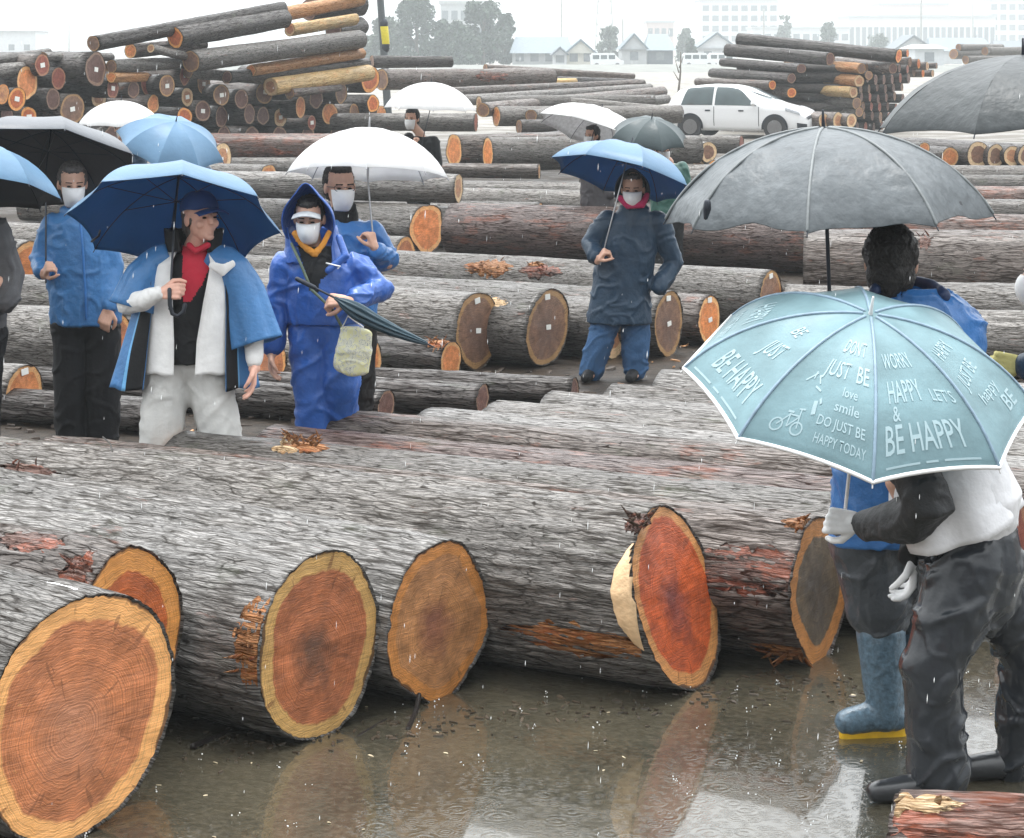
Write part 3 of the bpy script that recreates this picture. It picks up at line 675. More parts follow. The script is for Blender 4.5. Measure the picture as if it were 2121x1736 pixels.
SOLE = plain('sole_yellow', (.75, .45, .02), .5, .15)
ORNG = fabric('orange_scarf', (.60, .25, .04), .7)
MAG = fabric('magenta_scarf', (.45, .02, .10), .7)
CAPB = fabric('cap_navy', (.02, .06, .20), .6)
STEEL = plain('steel', (.35, .35, .36), .3, .1, metal=.9)
DARKM = plain('dark_metal', (.03, .035, .045), .35, .1, metal=.5)
PLW = plain('white_plastic', (.8, .8, .8), .4, .03)
EYE = plain('eye_dark', (.02, .015, .012), .2, .1)
# ---------------------------------------------------------------- solid union builder
def basis(d, hint=Vector((0, 0, 1))):
    d = Vector(d).normalized()
    if abs(d.dot(hint)) > .98: hint = Vector((0, 1, 0))
    x = hint.cross(d).normalized(); return x, d.cross(x), d
class Blob:
    def __init__(s): s.v = []; s.f = []
    def tube(s, pts, seg=14):
        """pts: (centre, rx, ry[, axis frame hint]) swept with closed rounded ends"""
        pts = [(Vector(p[0]), p[1], p[2] if len(p) > 2 and not isinstance(p[2], Vector) else p[1]) for p in pts]
        n = len(pts); fr = None; rings = []
        for i, (c, rx, ry) in enumerate(pts):
            d = (pts[min(i+1, n-1)][0]-pts[max(i-1, 0)][0])
            if fr is None: x, y, d = basis(d, Vector((0, 1, 0)) if abs(d.normalized().y) < .95 else Vector((0, 0, 1)))
            else:
                d = d.normalized(); x = (fr-d*fr.dot(d)).normalized(); y = d.cross(x)
            fr = x; rings.append((c, x, y, d, rx, ry))
        full = []
        c, x, y, d, rx, ry = rings[0]
        for a in (1.25, .7): full.append((c-d*min(rx, ry)*math.sin(a), x, y, rx*math.cos(a), ry*math.cos(a)))
        for c, x, y, d, rx, ry in rings: full.append((c, x, y, rx, ry))
        for a in (.7, 1.25): full.append((c+d*min(rx, ry)*math.sin(a), x, y, rx*math.cos(a), ry*math.cos(a)))
        b = len(s.v)
        for c, x, y, rx, ry in full:
            for k in range(seg):
                a = k/seg*2*math.pi; s.v.append(c+x*rx*math.cos(a)+y*ry*math.sin(a))
        for i in range(len(full)-1):
            for k in range(seg):
                k2 = (k+1) % seg; s.f.append((b+i*seg+k, b+i*seg+k2, b+(i+1)*seg+k2, b+(i+1)*seg+k))
        s.f.append(tuple(b+k for k in reversed(range(seg)))); e = b+(len(full)-1)*seg; s.f.append(tuple(e+k for k in range(seg)))
        return s
    def ell(s, c, r, M=None, seg=18):
        b = len(s.v); c = Vector(c); nr = 10
        for i in range(nr+1):
            t = math.pi*(i+.02)/(nr+.04)
            for k in range(seg):
                a = k/seg*2*math.pi; v = Vector((r[0]*math.sin(t)*math.cos(a), r[1]*math.sin(t)*math.sin(a), r[2]*math.cos(t)))
                s.v.append(c+(M @ v if M else v))
        for i in range(nr):
            for k in range(seg):
                k2 = (k+1) % seg; s.f.append((b+i*seg+k, b+(i+1)*seg+k, b+(i+1)*seg+k2, b+i*seg+k2))
        s.f.append(tuple(b+k for k in range(seg))); e = b+nr*seg; s.f.append(tuple(e+k for k in reversed(range(seg))))
        return s
    def build(s, name, mat, root, vox=.012, smooth=3, wr=0.0, wf=9.0, wdir=None, seed=0, matfn=None):
        me = bpy.data.meshes.new(name); me.from_pydata([tuple(v) for v in s.v], [], s.f); me.update()
        t = bpy.data.objects.new('tmp', me); COL.objects.link(t)
        r = t.modifiers.new('r', 'REMESH'); r.mode = 'VOXEL'; r.voxel_size = vox; r.adaptivity = 0
        if smooth: q = t.modifiers.new('s', 'SMOOTH'); q.factor = .5; q.iterations = smooth
        dg = bpy.context.evaluated_depsgraph_get(); dg.update()
        m2 = bpy.data.meshes.new_from_object(t.evaluated_get(dg)); bpy.data.objects.remove(t); bpy.data.meshes.remove(me)
        if wr:
            n = len(m2.vertices); co = np.zeros(n*3); m2.vertices.foreach_get('co', co); co = co.reshape(-1, 3)
            no = np.zeros(n*3); m2.vertices.foreach_get('normal', no); no = no.reshape(-1, 3)
            w = wf; sd = seed*5.3
            wx = fbm(co[:, 0]*w*.5+sd, co[:, 1]*w*.5, co[:, 2]*w*.5, 2)
            wz = fbm(co[:, 0]*w*.5, co[:, 1]*w*.5+sd, co[:, 2]*w*.5+9, 2)
            dz = wdir or (1, 1, .55)
            def rg(k, o_):
                t1 = (co[:, 0]*.8+co[:, 2]*.6); t2 = (-co[:, 0]*.6+co[:, 2]*.8)      # diagonal drag folds
                v_ = vn(t1*w*k*.45*dz[0]+wx*1.6+sd+o_, co[:, 1]*w*k*.6*dz[1]+wz, t2*w*k*1.5*dz[2]+wx*1.3)
                return np.exp(-(v_/.16)**2)
            def rh(k, o_):
                v_ = vn(co[:, 0]*w*k*.9*dz[0]+wx*1.4+sd+o_, co[:, 1]*w*k*.8*dz[1]+wz*1.2, co[:, 2]*w*k*.7*dz[2]-wx)
                return np.exp(-(v_/.15)**2)
            low = vn(co[:, 0]*w*.6+sd, co[:, 1]*w*.6, co[:, 2]*w*.5)
            co = co+no*(wr*(rg(1.15, 0)*.85+rh(1.8, 9)*.28+low*.55-.3))[:, None]
            m2.vertices.foreach_set('co', co.ravel()); m2.update()
        mats = mat if isinstance(mat, (list, tuple)) else [mat]
        m2.materials.clear()
        o = put(name, m2, mats, root)
        if matfn:
            base = Vector(root.location)
            for p in m2.polygons: p.material_index = matfn(p.center+base)
        return o
def tubemesh(pts, r, seg=8, closed=False):
    b = Blob(); b.tube([(p, r if not isinstance(r, (list, tuple)) else r[i]) for i, p in enumerate(pts)], seg)
    return mesh(b.v, b.f)
def wire(name, pts, r, mat, root, seg=8):
    return put(name, tubemesh(pts, r, seg), [mat], root)
# ---------------------------------------------------------------- head, hands
def headframe(c, yaw, pitch=0, roll=0):
    """yaw 0 = facing the camera (-Y); + turns towards +X (image right)"""
    fwd = Vector((math.sin(yaw), -math.cos(yaw), 0)); M = Matrix.Rotation(-pitch, 3, fwd.cross(Vector((0, 0, 1))))
    f = (M @ fwd).normalized(); R = Matrix.Rotation(roll, 3, f)
    up = R @ (M @ Vector((0, 0, 1))); x = f.cross(up).normalized()
    return Matrix((x, f, up)).transposed()      # columns: right(of viewer-left...), forward, up
def add_head(B, c, M, k=1.0):
    L = lambda x, y, z: Vector(c)+M @ (Vector((x, y, z))*k)
    E = lambda p, r: B.ell(L(*p), [q*k for q in r], M)
    E((0, -.012, .03), (.076, .094, .088)); E((0, .012, -.03), (.064, .068, .075)); E((0, .026, -.075), (.043, .048, .036))
    E((0, .085, -.012), (.013, .02, .026)); E((0, .093, -.028), (.016, .013, .011)); E((0, .070, -.060), (.022, .009, .005)); E((0, .068, -.071), (.018, .009, .005))
    E((0, .072, .012), (.05, .018, .012)); E((.04, .055, -.03), (.022, .022, .022)); E((-.04, .055, -.03), (.022, .022, .022)); E((0, .066, -.095), (.024, .02, .016))
    for sx in (1, -1):
        E((.077*sx, -.005, -.008), (.010, .02, .03))
def add_hand(B, w, d, n, curl=.6, side=1, k=1.0, spread=.12, thumb=.5, curls=None):
    """w wrist, d towards the fingers, n palm normal (fingers curl that way), side: thumb to +d x n * side"""
    d = Vector(d).normalized(); n = Vector(n); n = (n-d*n.dot(d)).normalized(); s = d.cross(n)*side
    w = Vector(w)
    B.tube([(w-d*.02*k, .025*k, .02*k), (w+d*.02*k, .030*k, .018*k)], 10)
    for q in range(4):      # palm in four rays so it stays flat and wide
        o = (1.5-q)*.019*k
        B.tube([(w+d*.012*k+s*o*.7, .014*k), (w+d*(.085 if q < 3 else .078)*k+s*o, .0125*k)], 10)
    ln = [.075, .084, .078, .06]
    for q in range(4):
        p = w+d*(.085 if q < 3 else .078)*k+s*(1.5-q)*.0195*k; a = spread*(1.5-q)*.5
        dd = (d*math.cos(a)+s*math.sin(a)).normalized(); r = [.0098, .0092, .0085, .0072][:]; cu = curls[q] if curls else curl*(1+.12*q)
        pts = [(p, .0105*k)]; ang = 0
        for j, fr in enumerate((.45, .3, .25)):
            ang += cu*(1.0 if j < 2 else .7)
            p = p+(dd*math.cos(ang)+n*math.sin(ang))*ln[q]*fr*k; pts.append((p, r[j]*k*(1 if q < 3 else .88)))
        B.tube(pts, 9)
    t0 = w+d*.02*k+s*.026*k+n*.006*k
    t1 = t0+(d*.6+s*.62+n*.35*thumb).normalized()*.042*k
    t2 = t1+(d*.75+s*.1+n*.75*thumb).normalized()*.034*k
    t3 = t2+(d*.7-s*.25+n*.9*thumb).normalized()*.026*k
    B.tube([(t0, .014*k), (t1, .0125*k), (t2, .011*k), (t3, .0085*k)], 9)
def shellmesh(fn, nu, nv, th=.004, closed_u=False):
    """thin double walled surface from fn(u,v)->Vector; thickness inwards along normals"""
    g = [[Vector(fn(i/nu, j/nv)) for i in range(nu+(0 if closed_u else 1))] for j in range(nv+1)]
    w = len(g[0]); vs = [v for r in g for v in r]
    nr = []
    for j in range(nv+1):
        for i in range(w):
            a = g[j][(i+1) % w if closed_u else min(i+1, w-1)]-g[j][(i-1) % w if closed_u else max(i-1, 0)]
            b = g[min(j+1, nv)][i]-g[max(j-1, 0)][i]
            n = a.cross(b); nr.append(n.normalized() if n.length > 1e-9 else Vector((0, 0, 1)))
    m = len(vs); vs = vs+[v-n*th for v, n in zip(vs, nr)]; fs = []
    W = w if closed_u else w-1
    for j in range(nv):
        for i in range(W):
            a = j*w+i; b = j*w+(i+1) % w; c = b+w; d = a+w
            fs.append((a, b, c, d)); fs.append((a+m, d+m, c+m, b+m))
    for i in range(W):
        a = i; b = (i+1) % w; fs.append((b, a, a+m, b+m)); a = nv*w+i; b = nv*w+(i+1) % w; fs.append((a, b, b+m, a+m))
    if not closed_u:
        for j in range(nv):
            a = j*w; b = a+w; fs.append((a, b, b+m, a+m)); a = j*w+w-1; b = a+w; fs.append((b, a, a+m, b+m))
    me = mesh(vs, fs); return me, m
def mask_part(root, c, M, k=1.0):
    def fn(u, v):
        a = (u-.5)*2.3; t = v
        z = .004-.112*t; bulge = .028*math.sin(math.pi*min(1, t*1.05))**.7*(math.cos(a*1.1) if abs(a) < 1.4 else 0)
        rx = .066-.024*t*t; ry = .088-.02*t*t
        return Vector(c)+M @ (Vector((math.sin(a)*rx*1.04, math.cos(a)*ry+bulge+.012, z-.012))*k)
    me, _ = shellmesh(fn, 20, 12, -.003); put('face_mask', me, [MASK], root)
def cap_part(root, c, M, mat, k=1.0, brimmat=None):
    L = lambda x, y, z: Vector(c)+M @ (Vector((x, y, z))*k)
    def dome(u, v):
        a = u*2*math.pi; t = v*math.pi/2*.98
        return L(math.cos(a)*.086*math.sin(t)**.8, math.sin(a)*.104*math.sin(t)**.8-.01, .038+.094*math.cos(t)+.003*math.sin(6*a)*math.sin(t))
    me, _ = shellmesh(dome, 28, 10, .004, True); o = put('cap', me, [mat], root)
    def brim(u, v):
        a = (u-.5)*2.4
        return L(math.sin(a)*(.082+.01*v), .05+math.cos(a)*.04+v*.075*math.cos(a*.62), .042-.018*v*v-.02*abs(math.sin(a))**2)
    me, _ = shellmesh(brim, 16, 6, .004); p = put('cap_brim', me, [brimmat or mat], root)
    return o
def hair_part(root, c, M, mat, k=1.0, low=-.03, front=.06, full=1.0):
    B = Blob(); L = lambda x, y, z: Vector(c)+M @ (Vector((x, y, z))*k)
    B.ell(L(0, -.026, .045), [.083*k*full, .094*k*full, .088*k*full], M)
    B.ell(L(0, -.045, .0+low*.3), [.078*k*full, .07*k*full, .085*k*full], M)
    for sx in (1, -1): B.ell(L(.068*sx, -.015, .03), [.018*k, .05*k, .05*k], M)
    B.ell(L(0, .028, .092), [.062*k, .055*k, .03*k], M)
    o = B.build('hair', mat, root, .006, 2, .006, 60, seed=3); return o
def glasses_part(root, c, M, k=1.0):
    L = lambda x, y, z: Vector(c)+M @ (Vector((x, y, z))*k)
    b = Blob()
    for sx in (1, -1):
        pts = [(L(.032*sx+.025*math.cos(a), .094-.012*abs(math.cos(a)), .002+.018*math.sin(a)), .0018*k) for a in np.linspace(0, 6.283, 15)]
        b.tube(pts, 6); b.tube([(L(.056*sx, .084, .006), .0018*k), (L(.079*sx, .0, .004), .0018*k)], 6)
    b.tube([(L(-.008, .097, .006), .0018*k), (L(.008, .097, .006), .0018*k)], 6)
    put('glasses', mesh(b.v, b.f), [DARKM], root)
def eyes_part(root, c, M, k=1.0):
    for sx in (1, -1):
        b = Blob(); b.ell(Vector(c)+M @ (Vector((.03*sx, .080, -.002))*k), [.012*k, .006*k, .005*k], M, 10)
        b.tube([(Vector(c)+M @ (Vector((.014*sx, .090, .02))*k), .003*k), (Vector(c)+M @ (Vector((.046*sx, .080, .021))*k), .0028*k)], 6)
        put('eye', mesh(b.v, b.f), [EYE], root)
# ---------------------------------------------------------------- umbrella
def umbrella(label, hub, axis, R, depth, out, inn, group='open umbrellas', n=8, phase=0., grip=None, rib=DARKM, hook=None, tip=True, trim=None, shaftmat=None, hi=False, letter=None, name='umbrella', hang=0.0, shaft_r=.005, tipmat=None, wr=.0, sag_=.05, pm=1.12, seam=None):
    """hub = centre of the rim plane; axis points to the tip"""
    hub = Vector(hub); ax = Vector(axis).normalized(); x, y, ax = basis(ax, Vector((0, 1, 0)))
    root = empty(name, grip or hub, label, 'umbrella', group)
    apex = hub+ax*depth
    def ribpt(a, t):
        q = t*pm; r = R*math.sin(q)/math.sin(pm); z = depth*(math.cos(q)-math.cos(pm))/(1-math.cos(pm))
        return hub+(x*math.cos(a)+y*math.sin(a))*r+ax*z
    def pan(i, s, t):
        a0 = phase+i*2*math.pi/n; a1 = a0+2*math.pi/n
        p = ribpt(a0, t).lerp(ribpt(a1, t), s)
        am = (a0+a1)/2; sag = 4*s*(1-s)
        bell = -.022*R*sag*math.sin(t*math.pi)*0.6
        p = p-(x*math.cos(am)+y*math.sin(am))*(sag_*R*sag*t**4)+ax*(.022*R*sag*t**3)+(p-hub).normalized()*bell
        if wr: p = p+ax*wr*float(fbm(np.array([s*3+i*5.1]), np.array([t*9.]), np.array([i*2.2]), 2)[0])*t
        return p
    S = 10 if hi else 6; T = 18 if hi else 10
    vs = []; fs = []; mi = []
    for lay, off in ((0, 0.0), (1, -.0025)):
        for i in range(n):
            b = len(vs)
            for ti in range(T+1):
                for si in range(S+1): vs.append(pan(i, si/S, max(.012, ti/T))+ax*off)
            for ti in range(T):
                for si in range(S):
                    q = b+ti*(S+1)+si; f = (q, q+S+1, q+S+2, q+1); fs.append(f if lay == 0 else f[::-1]); mi.append(lay)
    # hem closes the two layers
    half = n*(T+1)*(S+1)
    for i in range(n):
        b = i*(T+1)*(S+1)+T*(S+1)
        for si in range(S): fs.append((b+si, b+si+half, b+si+1+half, b+si+1)); mi.append(0)
    me = mesh(vs, fs); cano = put('canopy', me, [out, inn], root); me.polygons.foreach_set('material_index', mi)
    sh_end = Vector(grip) if grip is not None else hub-ax*.5
    wire('shaft', [apex-ax*.005, hub, sh_end], shaft_r, shaftmat or rib, root)
    if tip: wire('ferrule', [apex-ax*.01, apex+ax*.035, apex+ax*.06], [.008, .005, .004], tipmat or rib, root)
    for i in range(n):
        a = phase+i*2*math.pi/n
        pts = [ribpt(a, t)-ax*.006 for t in np.linspace(.02, 1.0, 9)]
        r_ = wire('rib', pts+[pts[-1]+(pts[-1]-pts[-2]).normalized()*.012], .0024 if hi else .003, rib, root, 6)
        run = hub-ax*(-depth*.45)+Vector((0, 0, 0)); e = ribpt(a, .55)-ax*.01
        st = wire('stretcher', [run, e], .0022, rib, root, 6)
    if trim:
        b = Blob()
        for i in range(n):
            pts = [(pan(i, s, 1.0)+ax*.0, .007) for s in np.linspace(0, 1, 9)]; b.tube(pts, 6)
        put('hem', mesh(b.v, b.f), [trim], root)
    if letter: letter(pan, ax, root)
    if seam:
        for i in range(n):
            a = phase+i*2*math.pi/n; put('seam', tubemesh([ribpt(a, t)+ax*.0005 for t in np.linspace(.04, .99, 14)], .0055 if hi else .004, 6), [seam], root)
    if hook:
        put('handle', tubemesh(hook, .011, 10), [rib if rib is not STEEL else DARKM], root)
    return root
UF = lambda nme, c, trans=.25, rough=.45, nz=.08: fabric(nme, c, rough, nz, .25, .15, trans, 6, 25)
UWHITE = UF('umbrella_white', (.84, .84, .84), .45); UWIN = UF('umbrella_white_inside', (.8, .8, .8), .45)
UBLUE = UF('umbrella_blue_outside', (.13, .235, .36), .2); UBIN = UF('umbrella_blue_inside', (.035, .16, .37), .5)
ULB = UF('umbrella_light_blue', (.13, .25, .39), .25)
UGRY = plain('umbrella_grey', (.12, .135, .145), .4, .14, 30, .8, 18, trans=.15, spec=.3); UGIN = UF('umbrella_grey_inside', (.08, .082, .088), .25)
ULGR = UF('umbrella_light_grey', (.13, .14, .155), .1); UDIN = UF('umbrella_dark_inside', (.085, .08, .08), .25)
UGRN = UF('umbrella_green_grey', (.05, .07, .075), .15)
UTEAL = UF('umbrella_teal', (.25, .39, .43), .35, nz=.2)
# ---------------------------------------------------------------- people
rad = math.radians
def inpoly(x, y, poly):
    r = False; j = len(poly)-1
    for i in range(len(poly)):
        xi, yi = poly[i]; xj, yj = poly[j]
        if (yi > y) != (yj > y) and x < (xj-xi)*(y-yi)/(yj-yi)+xi: r = not r
        j = i
    return r
def topx(w): return (CX+w.x*F/w.y, HZ+(H-w.z)*F/w.y)
def person(label, Z, x):
    return empty('person', Vector(((x-CX)*Z/F, Z, 0)), label, 'person', 'people under umbrellas in the log yard')
class Fig:
    def __init__(s, label, Z, x, head, yaw=0, pitch=0, roll=0, k=1.0, skin=None, vox=.006):
        s.Z = Z; s.root = person(label, Z, x); s.k = k; s.skin = skin or SKIN; s.vox = vox
        s.hc = s.J(*head); s.M = headframe(s.hc, rad(yaw), rad(pitch), rad(roll)); s.B = Blob()
        add_head(s.B, s.hc, s.M, k)
        s.J3 = {}
    def J(s, x, y, dz=0): return P(x, y, s.Z+dz)
    def frame(s, neck, sL, sR, pel, kL, kR, aL, aR, toe=(0, -1), w=1.0):
        """torso and legs of the body under the clothes"""
        J = lambda q: s.J(*q)
        neck, sL, sR, pel, kL, kR, aL, aR = map(J, (neck, sL, sR, pel, kL, kR, aL, aR)); B = s.B
        s.neck, s.sL, s.sR, s.pel, s.kL, s.kR, s.aL, s.aR = neck, sL, sR, pel, kL, kR, aL, aR
        up = s.M @ Vector((0, -.01, -.07)); B.tube([(s.hc+up*s.k, .05*s.k), (neck, .055*w)], 12)
        lo = Vector((0, 0, -.05)); B.tube([(neck+lo, .055), (sL+lo, .038)], 12); B.tube([(neck+lo, .055), (sR+lo, .038)], 12)
        ch = (sL+sR)/2; ax = (sR-sL).normalized()
        B.tube([(ch+lo*1.6, .10), (ch.lerp(pel, .5), .105), (pel, .12)], 16)
        s.hL = pel-ax*.09; s.hR = pel+ax*.09
        for h, k_, a in ((s.hL, kL, aL), (s.hR, kR, aR)):
            B.tube([(h, .07), (h.lerp(k_, .5), .06), (k_, .048)], 12); B.tube([(k_, .048), (k_.lerp(a, .35), .048), (a, .034)], 12)
            f = Vector((toe[0], toe[1], 0)).normalized(); B.tube([(Vector((a.x, a.y, .055)), .026), (Vector((a.x, a.y, .045))+f*.10, .02)], 10)
        return s
    def arm(s, sh, el, wr):
        sh, el, wr = [p if isinstance(p, Vector) else s.J(*p) for p in (sh, el, wr)]
        s.B.tube([(sh+Vector((0, 0, -.02)), .04), (el, .036)], 12); s.B.tube([(el, .038), (wr, .026)], 12); return sh, el, wr
    def body(s): return s.B.build('body', s.skin, s.root, s.vox, 2)
    def jacket(s, mat, pts, sleeves=(), name='jacket', vox=.011, wr=.010, wf=9, seed=1, matfn=None, smooth=3):
        """pts: (x,y,dz,rx,ry) down the torso; sleeves: lists of (point, radius)"""
        B = Blob(); rings = []
        for (x, y, dz, rx, ry) in pts: rings.append((s.J(x, y, dz), rx, ry))
        b = len(B.v); seg = 28
        for c, rx, ry in rings:
            for q in range(seg):
                a = q/seg*6.28318; B.v.append(c+Vector((math.cos(a)*rx, math.sin(a)*ry, 0)))
        for i in range(len(rings)-1):
            for q in range(seg):
                q2 = (q+1) % seg; B.f.append((b+i*seg+q, b+i*seg+q2, b+(i+1)*seg+q2, b+(i+1)*seg+q))
        B.f.append(tuple(b+q for q in reversed(range(seg)))); e = b+(len(rings)-1)*seg; B.f.append(tuple(e+q for q in range(seg)))
        for sl in sleeves: B.tube([((p if isinstance(p, Vector) else s.J(*p)), *( (r,) if not isinstance(r, tuple) else r)) for p, r in sl], 14)
        return B.build(name, mat, s.root, vox, smooth, wr, wf, seed=seed, matfn=matfn)
    def trousers(s, mat, r=(.105, .085, .075), hip=.17, top=None, L=None, R=None, name='trousers', wr=.010, seed=2, vox=.011, cuff=1.0, wf=8):
        B = Blob(); top = top or s.pel+Vector((0, 0, .12))
        B.ell(s.pel, (hip, .125, .13)); B.tube([(top, hip*.95, .11), (s.pel, hip, .12)], 20)
        for h, k_, a in (L or (s.hL, s.kL, s.aL), R or (s.hR, s.kR, s.aR)):
            B.tube([(h, r[0]), (h.lerp(k_, .5), (r[0]+r[1])/2), (k_, r[1]), (k_.lerp(a, .5), (r[1]+r[2])/2), (k_.lerp(a, cuff), r[2])] if cuff > .6 else [(h, r[0]), (h.lerp(k_, .5), (r[0]+r[1])/2), (k_.lerp(a, cuff), r[1])], 16)
        return B.build(name, mat, s.root, vox, 3, wr, wf, wdir=(1, 1, .8), seed=seed)
    def shoes(s, mat, toe=(0, -1), h=.06, name='shoe', sole=None, k=1.0):
        for a in (s.aL, s.aR):
            f = Vector((toe[0], toe[1], 0)).normalized(); g = Vector((a.x, a.y, 0)); B = Blob()
            B.tube([(g+Vector((0, 0, .055))-f*.05, .045), (g+f*.08+Vector((0, 0, .05)), .047), (g+f*.18*k+Vector((0, 0, .04)), .036)], 12)
            B.tube([(g+Vector((0, 0, .06)), .05), (g+Vector((0, 0, h)), .052)], 12)
            o = B.build(name, mat, s.root, .009, 2)
            if sole:
                B = Blob(); B.tube([(g+Vector((0, 0, .018))-f*.06, .045, .018), (g+f*.1+Vector((0, 0, .018)), .052, .018), (g+f*.19*k+Vector((0, 0, .018)), .038, .018)], 12)
                put('sole', mesh(B.v, B.f), [sole], s.root)
def brim_only(f, mat):
    L = lambda x, y, z: f.hc+f.M @ (Vector((x, y, z))*f.k)
    def brim(u, v):
        a = (u-.5)*2.2; return L(math.sin(a)*(.080+.008*v), .055+math.cos(a)*.035+v*.05*math.cos(a*.62), .062-.016*v*v-.03*abs(math.sin(a))**2)
    me, _ = shellmesh(brim, 16, 6, .004); put('cap_brim', me, [mat], f.root)
def sleeve_shell(f, pts, mat, name='sleeve', th=.005, flare=0, seed=0, matfn=None):
    """open hanging tube; pts (px,py,dz,rx,ry)"""
    C = [f.J(*p[:3]) for p in pts]
    def fn(u, v):
        t = v*(len(pts)-1); i = min(int(t), len(pts)-2); w = t-i
        c = C[i].lerp(C[i+1], w); rx = pts[i][3]*(1-w)+pts[i+1][3]*w; ry = pts[i][4]*(1-w)+pts[i+1][4]*w
        d = (C[min(i+1, len(C)-1)]-C[i]).normalized(); x, y, d = basis(d, Vector((0, 1, 0)))
        a = u*6.28318; fold = 1+.07*v*math.sin(a*5+seed)+.04*v*math.sin(a*9+seed*2)
        return c+x*rx*math.cos(a)*fold+y*ry*math.sin(a)*fold
    me, _ = shellmesh(fn, 40, 14, -th, True); o = put(name, me, [mat] if not isinstance(mat, list) else mat, f.root)
    return o
def open_coat(f, rings, mats, name, nu=60, nv=26, th=.006, edge=(), folds=.018, seed=0):
    """rings: (px, py, dz, rx, ry, gapL, gapR) top to bottom; gaps in degrees left / right of the front"""
    def fn(u, v):
        t = v*(len(rings)-1); i = min(int(t), len(rings)-2); w = t-i; w = w*w*(3-2*w)*.5+w*.5
        a_, b_ = rings[i], rings[i+1]; q = [a_[k]*(1-w)+b_[k]*w for k in range(7)]
        c = f.J(*q[:3]); a = rad(q[6]+(360-q[6]-q[5])*u)
        fo = 1+folds/.2*v*(math.sin(a*7+seed)*.5+math.sin(a*13+seed*3+v*2)*.35+.5*math.sin(a*4+seed*1.7))
        return c+Vector((math.sin(a)*q[3]*fo, -math.cos(a)*q[4]*fo, .006*math.sin(a*11+v*9)))
    me, m = shellmesh(fn, nu, nv, th)
    o = put(name, me, mats, f.root)
    if edge:
        k = 0
        for j in range(nv):
            for i in range(nu):
                for (a, b, mi) in edge:
                    if a <= i < b: me.polygons[k].material_index = mi; me.polygons[k+1].material_index = mi
                k += 2
    return o
# ---- P1 man with cap and white jacket
f = Fig('man in navy cap, red shirt, white jacket and wide blue coat, holding a blue umbrella', 11.4, 385, (416, 452, -.04), yaw=40, pitch=-7, k=1.06, skin=SKIN2, vox=.0048)
f.frame((402, 515), (330, 545), (468, 548), (388, 745), (334, 900, -.02), (456, 900), (334, 1055), (458, 1055), w=1.05)
f.arm((322, 548), (266, 632, -.08), (334, 606, -.24)); add_hand(f.B, f.J(336, 606, -.24), Vector((.95, -.3, .12)), Vector((.1, .75, -.2)), 1.15, 1, 1.08, thumb=.9)
f.arm((478, 552), (524, 660, .0), (527, 752, -.1)); add_hand(f.B, f.J(527, 757, -.1), Vector((-.02, -.1, -1)), Vector((-1, -.15, 0)), .3, -1, 1.08)
f.body(); eyes_part(f.root, f.hc, f.M, f.k)
red = [(378, 470), (450, 470), (440, 540), (418, 590), (395, 625), (378, 625)]
f.jacket([BLACKC, RED], [(395, 750, -.01, .175, .135), (395, 650, 0, .18, .14), (398, 560, 0, .18, .13), (400, 525, 0, .12, .09), (404, 508, 0, .075, .07)], name='shirt', matfn=lambda c: 1 if (c.y < 11.4 and inpoly(*topx(c), red)) else 0, wr=.006, vox=.008)
B = Blob(); B.tube([(f.J(392, 508, -.1), .018), (f.J(405, 520, -.12), .018), (f.J(430, 508, -.1), .018)], 8); B.build('shirt_collar', RED, f.root, .006)
open_coat(f, [(398, 520, 0, .13, .10, 30, 42), (397, 545, 0, .205, .15, 24, 33), (396, 620, 0, .225, .165, 18, 22), (394, 700, 0, .235, .17, 14, 14), (393, 768, 0, .245, .175, 13, 12)], [WHITEC], 'white_jacket', folds=.008, seed=2)
open_coat(f, [(402, 474, .02, .135, .115, 30, 44), (401, 494, .01, .128, .11, 26, 40), (400, 518, 0, .12, .105, 22, 42)], [BLACKC], 'collar', nu=30, nv=8, folds=.0, th=.02)
B = Blob(); B.tube([(f.J(436, 548, -.17), .02, .008), (f.J(462, 560, -.17), .035, .008), (f.J(484, 545, -.13), .02, .008)], 10); B.build('lapel', WHITEC, f.root, .005, 2)
LB = fabric('light_blue_edge', (.16, .42, .72), .4)
open_coat(f, [(396, 522, .02, .15, .12, 60, 58), (396, 550, .01, .235, .17, 50, 52), (394, 640, .0, .27, .185, 43, 50), (388, 720, .0, .31, .20, 40, 46), (384, 800, .0, .35, .215, 36, 42)], [BLUE2, BLACKC, LB], 'blue_coat', nu=80, nv=26, folds=.02, seed=4, edge=((0, 5, 1), (5, 6, 2), (75, 80, 1), (74, 75, 2)))
sleeve_shell(f, [(358, 530, .0, .07, .09), (326, 545, .0, .085, .10), (298, 580, -.02, .10, .11), (278, 640, -.05, .12, .12)], BLUE2, seed=2)
sleeve_shell(f, [(430, 532, .0, .07, .09), (472, 550, .0, .095, .105), (503, 605, -.01, .11, .11), (526, 690, -.04, .125, .12), (532, 712, -.05, .13, .12)], BLUE2, seed=4)
for pts in ([(f.J(262, 630, -.08), .055), (f.J(300, 622, -.17), .052), (f.J(328, 607, -.235), .04)], [(f.J(522, 650, 0), .06), (f.J(527, 745, -.09), .045)]):
    B = Blob(); B.tube(pts, 14); B.build('white_sleeve', WHITEC, f.root, .008, 2, .006, 14)
cap_part(f.root, f.hc, f.M, CAPB, f.k); hair_part(f.root, f.hc+f.M @ Vector((0, -.012, -.028)), f.M, HAIRG, f.k*.9, full=.94)
f.trousers(OFFW, (.125, .11, .10), .19, seed=4, wr=.009); f.shoes(BOOTB)
G = f.J(351, 606, -.27); hx = [f.J(351, 600, -.27), f.J(352, 632, -.275), f.J(357, 650, -.275), f.J(368, 655, -.275), f.J(380, 646, -.275), f.J(383, 632, -.275)]
